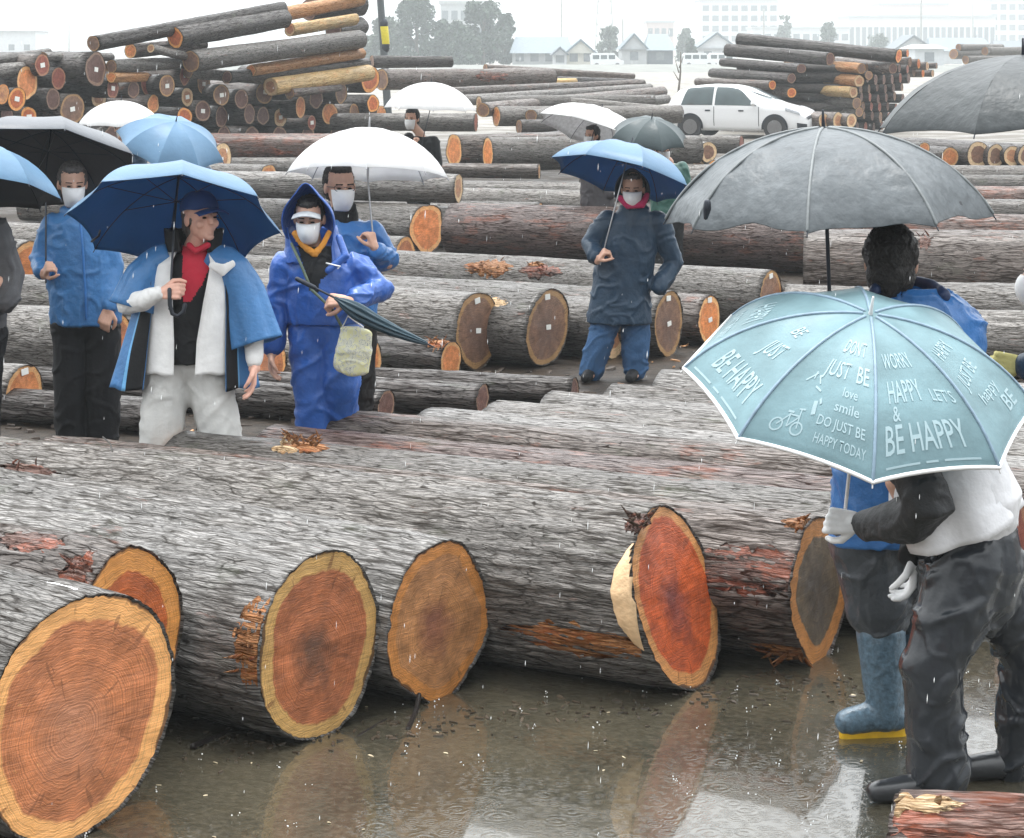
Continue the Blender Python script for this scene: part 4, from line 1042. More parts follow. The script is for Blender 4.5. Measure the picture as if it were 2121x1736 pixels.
umbrella('blue umbrella tilted back showing its dark blue inside, held by man in cap', P(361, 462, 11.32), (.0, .52, .86), .545, .27, UBLUE, UBIN, grip=f.J(351, 640, -.275), hook=hx, phase=.2, hi=True, shaft_r=.006)
wire('umbrella_strap', [P(190, 500, 10.95+.45), P(205, 488, 11.3), P(207, 478, 11.3)], .006, DARKM, bpy.data.objects['umbrella'])
# ---- P2 man in blue work jacket
f = Fig('man in blue work jacket and black trousers with white mask, left of the blue umbrella', 12.8, 170, (150, 380, -.02), yaw=18, pitch=8, k=1.02)
f.frame((155, 435), (106, 462), (212, 462), (178, 665), (148, 865), (214, 865), (148, 955), (214, 955))
f.arm((106, 462), (84, 545, 0), (92, 568, -.2)); add_hand(f.B, f.J(92, 568, -.2), Vector((.3, -.6, .5)), Vector((1, .2, 0)), 1.1, -1, 1.0, thumb=.9)
f.arm((212, 462), (238, 560, 0), (225, 640, -.12)); add_hand(f.B, f.J(225, 640, -.12), Vector((-.3, -.2, -1)), Vector((0, 1, 0)), .6, 1)
f.body(); hair_part(f.root, f.hc, f.M, HAIRG, f.k*.97); mask_part(f.root, f.hc, f.M, f.k); eyes_part(f.root, f.hc, f.M, f.k)
f.jacket(BLUE2, [(178, 672, 0, .20, .15), (176, 600, 0, .215, .16), (166, 520, 0, .205, .15), (160, 462, 0, .18, .12), (156, 440, 0, .10, .08), (155, 428, 0, .075, .07)],
  [[((108, 466, 0), .075), ((84, 540, -.01), .068), ((88, 560, -.15), .052)], [((208, 466, 0), .075), ((236, 556, 0), .068), ((226, 630, -.1), .052)]], seed=5, wr=.012)
wire('zip_placket', [f.J(166, 455, -.165), f.J(171, 520, -.172), f.J(176, 600, -.175), f.J(178, 660, -.16)], .008, BLUE, f.root)
f.trousers(BLACKC, (.11, .095, .085), .185, seed=6); f.shoes(BOOTB, h=.25, name='boot')
umbrella('large grey umbrella, light on top and black inside, over the man in work jacket', P(95, 352, 12.85), (.02, .47, .88), .59, .26, ULGR, UDIN, grip=f.J(95, 585, -.22), phase=.35)
# ---- P0 person at left edge
f = Fig('person in grey padded coat cut off by the left edge', 12.2, -62, (-58, 372, -.03), yaw=25)
f.frame((-58, 432), (-112, 470), (-8, 470), (-60, 680), (-85, 850), (-35, 850), (-85, 1000), (-35, 1000))
f.arm((-8, 475), (16, 575, 0), (-30, 600, -.2)); add_hand(f.B, f.J(-30, 600, -.2), Vector((-.6, -.4, .4)), Vector((0, 1, 0)), 1.0, 1)
f.arm((-112, 475), (-125, 575, 0), (-85, 560, -.22)); add_hand(f.B, f.J(-85, 560, -.22), Vector((.6, -.2, .5)), Vector((0, 1, 0)), 1.0, -1)
f.body(); hair_part(f.root, f.hc, f.M, HAIR, .97); mask_part(f.root, f.hc, f.M); eyes_part(f.root, f.hc, f.M)
f.jacket(GREYC, [(-60, 680, 0, .20, .15), (-60, 560, 0, .20, .15), (-58, 480, 0, .19, .13), (-58, 445, 0, .09, .08)],
  [[((-8, 480, 0), .085), ((20, 570, 0), .09), ((12, 620, -.08), .08)], [((-112, 480, 0), .085), ((-125, 575, 0), .08), ((-92, 560, -.2), .06)]], seed=7, wr=.014)
f.trousers(BLACKC, (.11, .09, .08), .18, seed=8); f.shoes(BOOTB)
umbrella('light blue umbrella with grey inside at the left edge', P(-60, 398, 12.0), (.05, .27, .95), .48, .27, ULB, UGIN, grip=f.J(-80, 590, -.28), phase=.1)
# ---- P4 man with glasses
f = Fig('man with glasses, short black hair and white mask behind the hooded man', 12.9, 712, (704, 387, -.02), yaw=22, pitch=2, k=1.1)
f.frame((712, 448), (655, 470), (772, 475), (715, 665), (690, 850), (742, 850), (690, 980), (742, 980))
f.arm((772, 478), (802, 545, 0), (776, 512, -.2)); add_hand(f.B, f.J(775, 512, -.2), Vector((-.25, -.2, 1)), Vector((-.8, .5, 0)), 1.1, 1, .95, thumb=.9)
f.arm((655, 475), (640, 560, 0), (660, 640, -.1))
f.body(); hair_part(f.root, f.hc+f.M @ Vector((0, -.012, .0)), f.M, HAIR, f.k*.97); mask_part(f.root, f.hc, f.M, f.k); glasses_part(f.root, f.hc, f.M, f.k); eyes_part(f.root, f.hc, f.M, f.k)
f.jacket(BLUE, [(715, 670, 0, .19, .14), (715, 560, 0, .20, .15), (713, 480, 0, .185, .13), (712, 455, 0, .11, .09)],
  [[((770, 482, 0), .08), ((802, 540, 0), .075), ((780, 522, -.16), .055)], [((655, 480, 0), .075), ((640, 560, 0), .07), ((658, 635, -.08), .055)]], seed=9, wr=.012)
B = Blob(); B.tube([(f.J(712, 462, -.01), .09, .085), (f.J(712, 440, -.01), .085, .08)], 16); B.build('collar', BLACKC, f.root, .009, 2, .006, 14)
f.trousers(BLACKC, seed=9); f.shoes(BOOTB)
umbrella('white umbrella over the man with glasses', P(761, 362, 12.85), (.03, .15, .98), .465, .275, UWHITE, UWIN, grip=f.J(776, 530, -.21), phase=.05, rib=STEEL)
# ---- P3 hooded man
f = Fig('man in deep blue hooded rainwear with white mask, clasping a folded umbrella', 12.0, 670, (641, 452, -.05), yaw=-4, pitch=10, k=1.02, vox=.0052)
f.frame((648, 512), (594, 540), (735, 548), (672, 680), (650, 852), (708, 790, -.05), (650, 1000), (695, 980, .2))
f.arm((738, 552), (786, 602, -.06), (722, 624, -.27)); add_hand(f.B, f.J(718, 624, -.28), Vector((-1, -.1, .08)), Vector((0, .8, -.6)), 1.0, 1, 1.05, thumb=.8)
f.arm((592, 545), (572, 640, 0), (563, 722, -.06)); add_hand(f.B, f.J(562, 728, -.06), Vector((.0, -.1, -1)), Vector((1, -.1, 0)), .35, 1, 1.0)
f.body(); mask_part(f.root, f.hc, f.M, f.k); eyes_part(f.root, f.hc, f.M, f.k)
brim_only(f, plain('cap_light_grey', (.42, .44, .46), .7)); hair_part(f.root, f.hc, f.M, HAIR, f.k*.93)
def hood(f, mat, peak=.05, k=1.0, open_=1.15):
    L = lambda x, y, z: f.hc+f.M @ (Vector((x, y, z))*f.k*k)
    def fn(u, v):
        a = (u-.5)*4.3       # round the face opening, 0 = top
        ww = v*math.pi*.5
        ox = math.sin(a)*.112; oz = math.cos(a)*.135+.01; oy = .05+.03*math.cos(a)
        p = peak*math.exp(-(a/.38)**2)
        q = math.cos(ww)
        return L(ox*(.25+.75*q**.6), oy-.155*math.sin(ww), (oz-.02)*(.35+.65*q**.7)+p*(1-v*.75)-.03*v)
    me, _ = shellmesh(fn, 36, 12, .006); return put('hood', me, [mat], f.root)
hood(f, VIOLET, .05, 1.2)
vee = [(612, 500), (700, 498), (722, 535), (690, 560), (664, 580), (657, 612), (640, 600), (630, 555)]
f.jacket([VIOLET, BLACKC], [(672, 668, 0, .21, .16), (672, 610, 0, .22, .165), (666, 560, 0, .20, .15), (656, 528, 0, .15, .115), (650, 508, 0, .115, .1)],
  [[((735, 556, 0), .09), ((786, 600, -.05), .08), ((735, 622, -.23), .06)], [((596, 550, 0), .085), ((574, 640, 0), .078), ((565, 712, -.05), .06)]], seed=11, wr=.014, wf=8, vox=.009,
  matfn=lambda c: 1 if (c.y < 11.98 and inpoly(*topx(c), vee)) else 0)
for sx, pts in ((1, [(610, 482), (626, 506), (651, 527)]), (-1, [(682, 480), (670, 505), (652, 527)])):
    B = Blob(); B.tube([(f.J(x, y, -.085-.02*i), .019, .012) for i, (x, y) in enumerate(pts)], 10); B.build('scarf', ORNG, f.root, .006, 2, .004, 20)
B = Blob(); B.tube([(f.J(702, 492, -.09), .02), (f.J(716, 530, -.15), .026), (f.J(680, 560, -.18), .02)], 10); B.build('open_collar', VIOLET, f.root, .007, 2)
open_coat(f, [(644, 470, .03, .135, .12, 62, 62), (650, 512, .01, .145, .13, 40, 44), (656, 542, 0, .18, .14, 22, 30)], [VIOLET], 'hood_collar', nu=34, nv=10, folds=.006, th=.008)
wire('reflective_strip', [f.J(676, 545, -.185), f.J(705, 552, -.19), f.J(700, 556, -.19)], .004, WHITEC, f.root)
f.trousers(BLUEP, (.115, .10, .085), .20, seed=12, wr=.014, wf=7)
f.shoes(BOOTB)
def closed_umbrella():
    a = f.J(672, 606, -.34); b = f.J(885, 712, -.38); r = empty('umbrella', a, 'folded dark green umbrella held by the hooded man', 'umbrella')
    d = (b-a).normalized(); x, y, d = basis(d); L = (b-a).length; k = 40; nn = 26; vs = []; fs = []
    for i in range(nn+1):
        t = i/nn; rr = .008+.040*math.sin(min(1, t*3.2)*math.pi/2)*(1-t)**.75*(1 if t > .08 else t/.08)
        for q in range(k):
            an = q/k*6.283; w = 1+.22*math.sin(an*8+t*5)
            vs.append(a+d*(.06+t*(L-.06))+(x*math.cos(an)+y*math.sin(an))*rr*w+Vector((0, 0, -.02*math.sin(t*3.14))))
    for i in range(nn):
        for q in range(k): q2 = (q+1) % k; fs.append((i*k+q, i*k+q2, (i+1)*k+q2, (i+1)*k+q))
    put('folded_canopy', mesh(vs, fs), [fabric('umbrella_dark_teal', (.02, .05, .07), .3, coat=.4)], r)
    wire('shaft', [a-d*.08, a+d*.1], .006, DARKM, r); wire('ferrule', [b-d*.01, b+d*.04], [.005, .003], DARKM, r)
    wire('handle', [a-d*.16, a-d*.06], .013, DARKM, r)
closed_umbrella()
wire('bag_strap', [f.J(604, 505, -.1), f.J(622, 545, -.17), f.J(645, 600, -.22), f.J(688, 640, -.24), f.J(715, 690, -.22)], .008, plain('strap_green', (.10, .13, .09), .7), f.root)
def bag():
    r = empty('cloth_bag', f.J(735, 775, -.22), 'printed pale cloth bag hanging at the hip of the hooded man', 'bag')
    c = f.J(733, 728, -.24); M3 = Matrix.Rotation(rad(8), 3, 'Y')
    B = Blob()
    B.tube([(c+M3 @ Vector((0, 0, .115)), .085, .02), (c+M3 @ Vector((0, 0, 0)), .095, .04), (c+M3 @ Vector((0, 0, -.10)), .098, .03)], 20)
    m, n, b = newmat('bag_print'); tc = N(n, 'ShaderNodeTexCoord'); w = N(n, 'ShaderNodeTexNoise', _Scale=26.0, _Detail=3.0, _Distortion=1.5); n.links.new(tc.outputs['Object'], w.inputs['Vector'])
    n.links.new(ramp(n, w.outputs[0], [(.0, (.68, .68, .55)), (.44, (.7, .7, .56)), (.455, (.12, .14, .2)), (.475, (.7, .7, .6)), (.6, (.72, .7, .35)), (.7, (.75, .74, .62))]), b.inputs['Base Color']); b.inputs['Roughness'].default_value = .7
    B.build('bag_body', m, r, .006, 3, .006, 14)
    wire('bag_cord', [c+Vector((-.06, -.01, .13)), c+Vector((-.03, -.02, .19)), c+Vector((.05, -.01, .13))], .004, WHITEC, r)
bag()
# ---- P5 man in navy coat
f = Fig('man in long navy coat and blue jeans with white mask, one hand in his pocket', 16.4, 1285, (1311, 391, -.03), yaw=-8, pitch=6, k=1.05, vox=.0065)
f.frame((1310, 430), (1258, 450), (1364, 450), (1292, 635), (1242, 705, -.02), (1318, 705, .0), (1225, 765), (1316, 765))
f.arm((1256, 455), (1222, 512, 0), (1240, 538, -.22)); add_hand(f.B, f.J(1240, 538, -.23), Vector((.45, -.4, .7)), Vector((.8, .3, -.5)), 1.1, -1, 1.05, thumb=.9)
f.arm((1366, 455), (1398, 545, .02), (1368, 590, -.12))
f.body(); hair_part(f.root, f.hc+f.M @ Vector((0, -.01, -.005)), f.M, HAIRG, f.k*.96); mask_part(f.root, f.hc, f.M, f.k*1.05); eyes_part(f.root, f.hc, f.M, f.k)
f.jacket(NAVY, [(1282, 668, 0, .245, .18), (1286, 600, 0, .225, .165), (1300, 520, 0, .21, .155), (1310, 460, 0, .19, .13), (1311, 436, 0, .12, .1), (1311, 424, .01, .10, .09)],
  [[((1258, 458, 0), .085), ((1224, 510, 0), .08), ((1236, 530, -.18), .062)], [((1364, 460, 0), .09), ((1396, 545, .02), .082), ((1366, 595, -.1), .07)]], name='coat', seed=13, wr=.013)
hood(f, NAVY, .02, 1.08)
B = Blob(); B.tube([(f.J(1285, 410, -.06), .025), (f.J(1300, 427, -.12), .025), (f.J(1330, 424, -.11), .03), (f.J(1340, 405, -.06), .025)], 10); B.build('scarf', MAG, f.root, .008, 2)
f.trousers(DENIM, (.11, .10, .095), .18, seed=14, wr=.013); f.shoes(BLACKC, toe=(-.3, -1))
umbrella('blue umbrella tilted to the right over the man in navy coat', P(1289, 370, 16.25), (.25, .27, .93), .55, .26, UBLUE, UBIN, grip=f.J(1243, 548, -.24), phase=.15, shaftmat=STEEL, rib=DARKM)
# ---- far people
def far(label, Z, head, yaw, coat, shoulders, hip, legs, k=1.0, hair=HAIR, mask=True, arm=None, scarf=None, trous=BLACKC, seed=3):
    f = Fig(label, Z, hip[0], (*head, -.02), yaw=yaw, k=k, vox=.009); s_ = F/Z
    (xl, yl), (xr, yr) = shoulders; nx = (xl+xr)/2; ny = (yl+yr)/2-.05*s_
    gy = HZ+H*s_
    f.frame((nx, ny), (xl, yl), (xr, yr), hip, (legs[0], gy-.48*s_), (legs[1], gy-.48*s_), (legs[0], gy-.08*s_), (legs[1], gy-.08*s_))
    if arm: f.arm((xl, yl), (*arm[0], -.03), (*arm[1], -.2)); add_hand(f.B, f.J(*arm[1], -.21), Vector((.1, -.2, 1)), Vector((.9, .2, 0)), 1.1, -1)
    f.body(); hair_part(f.root, f.hc, f.M, hair, k*.98)
    if mask: mask_part(f.root, f.hc, f.M, k)
    eyes_part(f.root, f.hc, f.M, k)
    sl = [[((xr, yr+.02*s_, 0), .08), ((xr+.05*s_, yr+.28*s_, 0), .07), ((xr-.02*s_, yr+.48*s_, -.12), .055)]]
    sl.append([((xl, yl+.02*s_, 0), .08), ((*arm[0], -.03), .07), ((*arm[1], -.18), .055)] if arm else [((xl, yl+.02*s_, 0), .08), ((xl-.05*s_, yl+.28*s_, 0), .07), ((xl+.02*s_, yl+.48*s_, -.12), .055)])
    f.jacket(coat, [(hip[0], hip[1]+.05*s_, 0, .2, .15), ((hip[0]+nx)/2, (hip[1]+yl)/2, 0, .2, .15), (nx, (yl+yr)/2+.04*s_, 0, .185, .13), (nx, (yl+yr)/2-.03*s_, 0, .11, .09)], sl, seed=seed, vox=.014)
    if scarf:
        B = Blob(); B.tube([(f.hc+Vector((-.07, -.06, -.13)), .035), (f.hc+Vector((0, -.1, -.16)), .04), (f.hc+Vector((.08, -.05, -.13)), .035)], 10); B.build('scarf', scarf, f.root, .01)
    f.trousers(trous, seed=seed+1, vox=.014); f.shoes(BOOTB, h=.2, name='boot')
    return f
f = far('masked man in black jacket under the white umbrella near the rear pile', 28, (853, 246), -20, BLACKC, [(846, 284), (898, 290)], (868, 385), (858, 878), arm=((838, 320), (858, 300)), seed=21, k=1.1)
umbrella('white umbrella over the man in black jacket', P(891, 226, 27.9), (.04, .0, 1), .58, .34, UWHITE, UWIN, grip=f.J(872, 305, -.22), phase=.1)
f = far('woman with black hair and magenta scarf behind the blue umbrella', 26, (1226, 281), -40, plain('coat_charcoal', (.05, .045, .05), .6), [(1205, 318), (1268, 318)], (1238, 420), (1225, 1250), arm=((1200, 355), (1215, 330)), scarf=MAG, seed=23)
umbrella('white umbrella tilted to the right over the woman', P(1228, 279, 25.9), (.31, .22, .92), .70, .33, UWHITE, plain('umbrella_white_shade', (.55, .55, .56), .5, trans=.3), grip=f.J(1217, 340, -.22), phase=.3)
f = far('person in green jacket bending under the dark green umbrella', 24, (1372, 312), 20, plain('jacket_green', (.02, .09, .07), .5), [(1358, 345), (1412, 345)], (1385, 440), (1370, 1400), arm=((1350, 375), (1362, 350)), seed=25)
umbrella('dark green umbrella right of the white one', P(1345, 285, 23.8), (.1, -.3, .95), .42, .22, UGRN, UGIN, grip=f.J(1363, 350, -.2), phase=.3)
f = far('person in dark blue coat under the far left white umbrella', 25, (253, 268), 10, NAVY, [(222, 300), (285, 300)], (252, 410), (240, 265), arm=((215, 330), (245, 300)), seed=27)
umbrella('far left white umbrella in front of the rear pile', P(250, 260, 24.9), (.02, .0, 1), .475, .28, UWHITE, UWIN, grip=f.J(248, 310, -.2), phase=.1)
f = far('person in navy jacket behind the light blue umbrella', 21.5, (388, 318), 10, NAVY, [(352, 350), (425, 352)], (390, 480), (375, 405), arm=((345, 390), (372, 360)), seed=29)
umbrella('light blue umbrella in front of the rear left pile', P(352, 304, 21), (.26, -.33, .9), .53, .27, ULB, UBIN, grip=P(372, 366, 21.3), phase=.0)
# ---- PA person with the grey umbrella, seen from behind
f = Fig('black haired person in blue jacket, grey rain trousers and blue rubber boots, seen from behind', 7.9, 1850, (1846, 543, 0), yaw=168, pitch=-2, k=1.1, vox=.006)
f.frame((1862, 628), (1790, 665), (1965, 665), (1838, 1085), (1822, 1290, .0), (1890, 1290, .15), (1834, 1478), (1905, 1470, .15), toe=(-1, -.15))
f.arm((1790, 670), (1735, 790, -.08), (1722, 720, -.15)); add_hand(f.B, f.J(1722, 722, -.15), Vector((.1, .1, 1)), Vector((.9, -.2, 0)), 1.1, 1)
f.arm((1965, 670), (2000, 840, 0), (1985, 990, -.1)); add_hand(f.B, f.J(1985, 990, -.1), Vector((0, -.1, -1)), Vector((-1, 0, 0)), .5, 1)
f.body(); B = Blob()
L = lambda x, y, z: f.hc+f.M @ (Vector((x, y, z))*f.k)
B.ell(L(0, -.018, .035), [.098, .112, .108], f.M); B.ell(L(0, -.05, -.035), [.088, .07, .09], f.M); B.build('hair', HAIR, f.root, .005, 2, .007, 40)
f.jacket(BLUE, [(1830, 1120, 0, .2, .16), (1840, 980, 0, .2, .16), (1868, 820, 0, .215, .17), (1905, 720, 0, .24, .17), (1925, 660, 0, .20, .15), (1900, 615, 0, .14, .12), (1880, 590, 0, .11, .1), (1866, 615, 0, .10, .09)],
  [[((1785, 680, 0), .085), ((1735, 790, -.08), .08), ((1724, 735, -.14), .055)], [((1972, 690, 0), .105), ((2006, 830, 0), .09), ((1986, 980, -.1), .06)]], seed=31, wr=.013, vox=.01)
B = Blob(); B.tube([(f.J(1812, 600, -.1), .022), (f.J(1830, 590, .0), .022), (f.J(1880, 578, .08), .022), (f.J(1930, 590, .0), .024), (f.J(1955, 612, -.08), .024)], 12); B.build('collar', plain('collar_navy', (.012, .03, .09), .5), f.root, .008, 2, .004, 12)
f.trousers(GREYP, (.13, .115, .10), .2, seed=32, wr=.012, vox=.009, cuff=-.15)
for a, kk, lab in ((f.aL, f.kL, 0), (f.aR, f.kR, 1)):
    B = Blob(); g_ = Vector((a.x, a.y, 0)); fd = Vector((-1, -.15, 0)).normalized(); up = Vector((0, 0, 1))
    kd = Vector((kk.x-a.x, kk.y-a.y, 0)); B.tube([(g_+kd*.85+up*.38, .088), (g_+kd*.5+up*.27, .082), (g_+kd*.2+up*.14, .068), (g_+up*.08, .062)], 18)
    B.tube([(g_+up*.07-fd*.045, .05), (g_+up*.075+fd*.06, .052), (g_+up*.06+fd*.14, .046)], 14)
    o = B.build('rubber_boot', BOOT, f.root, .007, 3, .003, 20)
    B = Blob(); B.tube([(g_+up*.02-fd*.055, .052, .022), (g_+up*.02+fd*.07, .058, .02), (g_+up*.02+fd*.15, .048, .02)], 14)
    put('sole', mesh(B.v, B.f), [SOLE], f.root)
u = umbrella('large grey umbrella with wet creased cloth held by the black haired person', P(1712, 450, 7.8), (-.035, .0, 1), .575, .315, UGRY, UGIN, grip=f.J(1724, 760, -.15), phase=-.25, hi=True, wr=.014, shaft_r=.007, seam=plain('seam_grey', (.15, .165, .17), .5))
B = Blob(); c0 = P(1465, 432, 7.42); B.tube([(c0+Vector((0, 0, .02)), .012), (c0-Vector((0, 0, .0)), .014), (c0-Vector((.005, 0, .03)), .008)], 8); put('strap_toggle', mesh(B.v, B.f), [DARKM], u)
# ---- PB striding person with the teal umbrella
f = Fig('person in white vest and black rain trousers bending forward under the teal umbrella', 7.3, 1985, (1822, 850, .0), yaw=-70, pitch=-35, k=1.0, vox=.007)
f.frame((1860, 915, 0), (1885, 945, -.17), (1905, 945, .17), (2010, 1150), (1930, 1385, -.12), (2135, 1365, .1), (1945, 1600, -.08), (2098, 1595, .14), toe=(-1, -.2))
f.hL = f.pel+Vector((-.02, -.08, 0)); f.hR = f.pel+Vector((.03, .08, 0))
f.arm((1885, 950, -.2), (1915, 1052, -.24), (1775, 1083, .06)); f.arm((1905, 950, .18), (1925, 1080, .16), (1893, 1152, .05))
f.body()
for w_, d_, n_, sd in ((f.J(1778, 1083, .06), Vector((-1, .15, .05)), Vector((.1, 1, -.2)), 1), (f.J(1893, 1150, .05), Vector((-.02, 0, -1)), Vector((-1, .2, 0)), -1)):
    B = Blob(); add_hand(B, w_, d_, n_, 1.15 if sd == 1 else .55, sd, 1.12, thumb=.9); o = B.build('white_glove', GLOVE, f.root, .005, 2)
hair_part(f.root, f.hc, f.M, HAIR)
def bent(f, rings, mat, name, seed, matfn=None, extra=(), wr=.012, vox=.01):
    B = Blob(); B.tube([(f.J(*r[:3]), r[3], r[4]) for r in rings], 26)
    for e in extra: B.tube([(f.J(*p), r) for p, r in e], 16)
    return B.build(name, mat, f.root, vox, 3, wr, 8, seed=seed, matfn=matfn)
bent(f, [(2000, 1060, 0, .17, .20), (2004, 1030, 0, .18, .215), (1985, 970, 0, .15, .20), (1940, 915, 0, .14, .19), (1890, 890, 0, .10, .12)], plain('vest_white', (.74, .74, .76), .5, .06, 10, .5, 25), 'vest', 41, wr=.006)
sleeve_shell(f, [(1952, 945, 0, .165, .205), (1960, 985, 0, .182, .22), (1970, 1035, 0, .194, .232), (1992, 1090, 0, .198, .24)], MATS['vest_white'], 'vest_hem', th=.006, seed=5)
bent(f, [(1868, 925, -.17, .08, .09), (1888, 960, -.21, .085, .09), (1925, 1045, -.25, .088, .088), (1885, 1075, -.17, .075, .075), (1835, 1082, -.06, .066, .066), (1795, 1083, .03, .052, .052)], plain('sleeve_black', (.022, .023, .025), .6, .2, 12, .5, 40), 'sleeve', 42)
bent(f, [(1905, 940, .18, .08, .08), (1925, 1070, .16, .075, .075), (1895, 1140, .06, .055, .055)], BLACKC, 'sleeve', 43)
B = Blob(); B.tube([(f.pel+Vector((.01, 0, .08)), .15, .16), (f.pel+Vector((.01, 0, -.02)), .175, .175), (f.pel+Vector((-.01, 0, -.12)), .165, .17)], 24)
kL, kR = f.kL, f.kR
B.tube([(f.hL, .13), (f.hL.lerp(kL, .5), .12), (kL, .102), (kL.lerp(f.aL, .5), .10), (f.aL, .098)], 20)
B.tube([(f.hR, .13), (f.hR.lerp(kR, .5), .12), (kR, .105), (kR.lerp(f.aR, .5), .085), (f.aR, .06)], 20)
B.build('trousers', BLACKR, f.root, .008, 3, .013, 7.5, wdir=(1.1, 1, 1.3), seed=44)
f.shoes(BOOTB, toe=(-1, -.1), h=.2, name='boot', k=1.15)
# teal umbrella with lettering
INK = plain('print_white', (.38, .52, .56), .5, .03, trans=.2)
def lettering(pan, ax, root):
    def place(me, i, name='lettering', col=INK):
        if isinstance(me, list):
            for q in me: place(q, i, name, col)
            return
        # me is drawn in a 1 x 1 square: x across the panel, y from tip (1) to hem (0)
        b = bmesh.new(); b.from_mesh(me); bmesh.ops.triangulate(b, faces=b.faces)
        bmesh.ops.subdivide_edges(b, edges=[e for e in b.edges if e.calc_length() > .04], cuts=2, use_grid_fill=True)
        for v in b.verts:
            p = pan(i, min(.99, max(.01, v.co.x)), min(.995, max(.05, 1-v.co.y))); p2 = pan(i, min(.99, max(.01, v.co.x)), min(.999, max(.05, 1-v.co.y)+.004)); v.co = p+ax*.0022
        b.to_mesh(me); b.free(); put(name, me, [col], root, False)
    def text(items):
        res = []
        for (t, x, y, sx, sy, rot) in items:
            out = bmesh.new()
            cu = bpy.data.curves.new('t', 'FONT'); cu.body = t; cu.size = 1; cu.align_x = 'CENTER'; cu.resolution_u = 2; cu.offset = .008
            o = bpy.data.objects.new('t', cu); COL.objects.link(o); dg = bpy.context.evaluated_depsgraph_get(); dg.update()
            m = bpy.data.meshes.new_from_object(o.evaluated_get(dg)); m.materials.clear(); w = max(.01, max(v.co.x for v in m.vertices)-min(v.co.x for v in m.vertices))
            for v in m.vertices:
                vx = v.co.x/w*sx; vy = v.co.y*sy; v.co = Vector((x+vx*math.cos(rot)-vy*math.sin(rot), y+vx*math.sin(rot)+vy*math.cos(rot), 0))
            out.from_mesh(m); bpy.data.objects.remove(o); bpy.data.curves.remove(cu); bpy.data.meshes.remove(m)
            r = bpy.data.meshes.new('txt'); out.to_mesh(r); out.free(); res.append(r)
        return res
    def shapes(items):
        b = bmesh.new()
        for it in items:
            if it[0] == 'ring':
                _, x, y, r, w = it; n = 22
                vo = [b.verts.new((x+r*math.cos(a), y+r*.8*math.sin(a), 0)) for a in np.linspace(0, 6.283, n, endpoint=False)]; vi = [b.verts.new((x+(r-w)*math.cos(a), y+(r-w)*.8*math.sin(a), 0)) for a in np.linspace(0, 6.283, n, endpoint=False)]
                for k in range(n): b.faces.new((vo[k], vo[(k+1) % n], vi[(k+1) % n], vi[k]))
            else:
                _, x0, y0, x1, y1, w = it; d = Vector((x1-x0, y1-y0, 0)); q = Vector((-d.y, d.x, 0)).normalized()*w/2; a = Vector((x0, y0, 0)); c = Vector((x1, y1, 0)); n = max(2, int(d.length/.05))
                pr = None
                for k in range(n+1):
                    p = a.lerp(c, k/n); e = (b.verts.new(p+q), b.verts.new(p-q))
                    if pr: b.faces.new((pr[0], e[0], e[1], pr[1]))
                    pr = e
        r = bpy.data.meshes.new('shp'); b.to_mesh(r); b.free(); return r
    bike = [('ring', .30, .12, .05, .012), ('ring', .46, .12, .05, .012), ('l', .30, .12, .37, .19, .01), ('l', .37, .19, .38, .12, .01), ('l', .38, .12, .45, .19, .01), ('l', .36, .19, .45, .19, .01), ('l', .46, .12, .44, .23, .01), ('l', .42, .23, .47, .235, .01), ('l', .34, .205, .39, .205, .012)]
    line = lambda a, c: [('l', x, .045, x+w, .045, .012) for x, w in ((a, .28), (a+.33, .10), (a+.48, .30))]
    A = LET['order']
    for role, i in A.items():
        if role == 'L': place(text([('BE HAPPY', .52, .12, .66, .22, 0), ('JUST', .55, .38, .3, .16, .1), ('BE', .45, .56, .18, .12, 0)]), i); place(shapes(line(.08, 0)), i, 'printed_line')
        if role == 'CL': place(text([("DON'T", .62, .64, .42, .14, 0), ('JUST', .50, .47, .32, .15, 0), ('BE', .83, .47, .16, .15, 0), ('love', .72, .37, .16, .08, 0), ('smile', .72, .28, .24, .08, 0), ('DO JUST BE', .70, .18, .42, .08, 0), ('HAPPY TODAY', .72, .08, .42, .08, 0)]), i); place(shapes([(b_[0], b_[1]-.10, *b_[2:]) if b_[0] == 'ring' else ('l', b_[1]-.10, b_[2], b_[3]-.10, b_[4], b_[5]) for b_ in bike]), i, 'bicycle_drawing'); place(shapes([('l', .42, .30, .44, .22, .035), ('l', .45, .32, .47, .29, .02), ('l', .22, .40, .30, .46, .012), ('l', .28, .47, .29, .42, .012), ('l', .33, .45, .38, .40, .012), ('l', .35, .38, .42, .36, .012)]), i, 'printed_marks')
        if role == 'CR': place(text([('WORRY', .40, .58, .52, .14, 0), ('HAPPY', .36, .38, .42, .18, 0), ("LET'S", .78, .36, .24, .10, -.1), ('&', .22, .28, .08, .12, 0), ('BE HAPPY', .46, .11, .74, .22, 0)]), i); place(shapes(line(.10, 0)), i, 'printed_line')
        if role == 'R': place(text([('HAPPY', .5, .55, .5, .12, 0), ('JUST BE', .45, .38, .5, .12, .05), ('happy', .5, .24, .4, .10, 0), ('BE', .7, .10, .2, .14, 0)]), i)
        if role == 'LL': place(text([('HAPPY', .5, .3, .5, .2, 0), ("DON'T WORRY", .5, .12, .6, .12, 0)]), i)
LET = {'order': {}}
TE_AX = Vector((.085, -.36, .92)).normalized(); TE_HUB = P(1778, 803, 7.2)
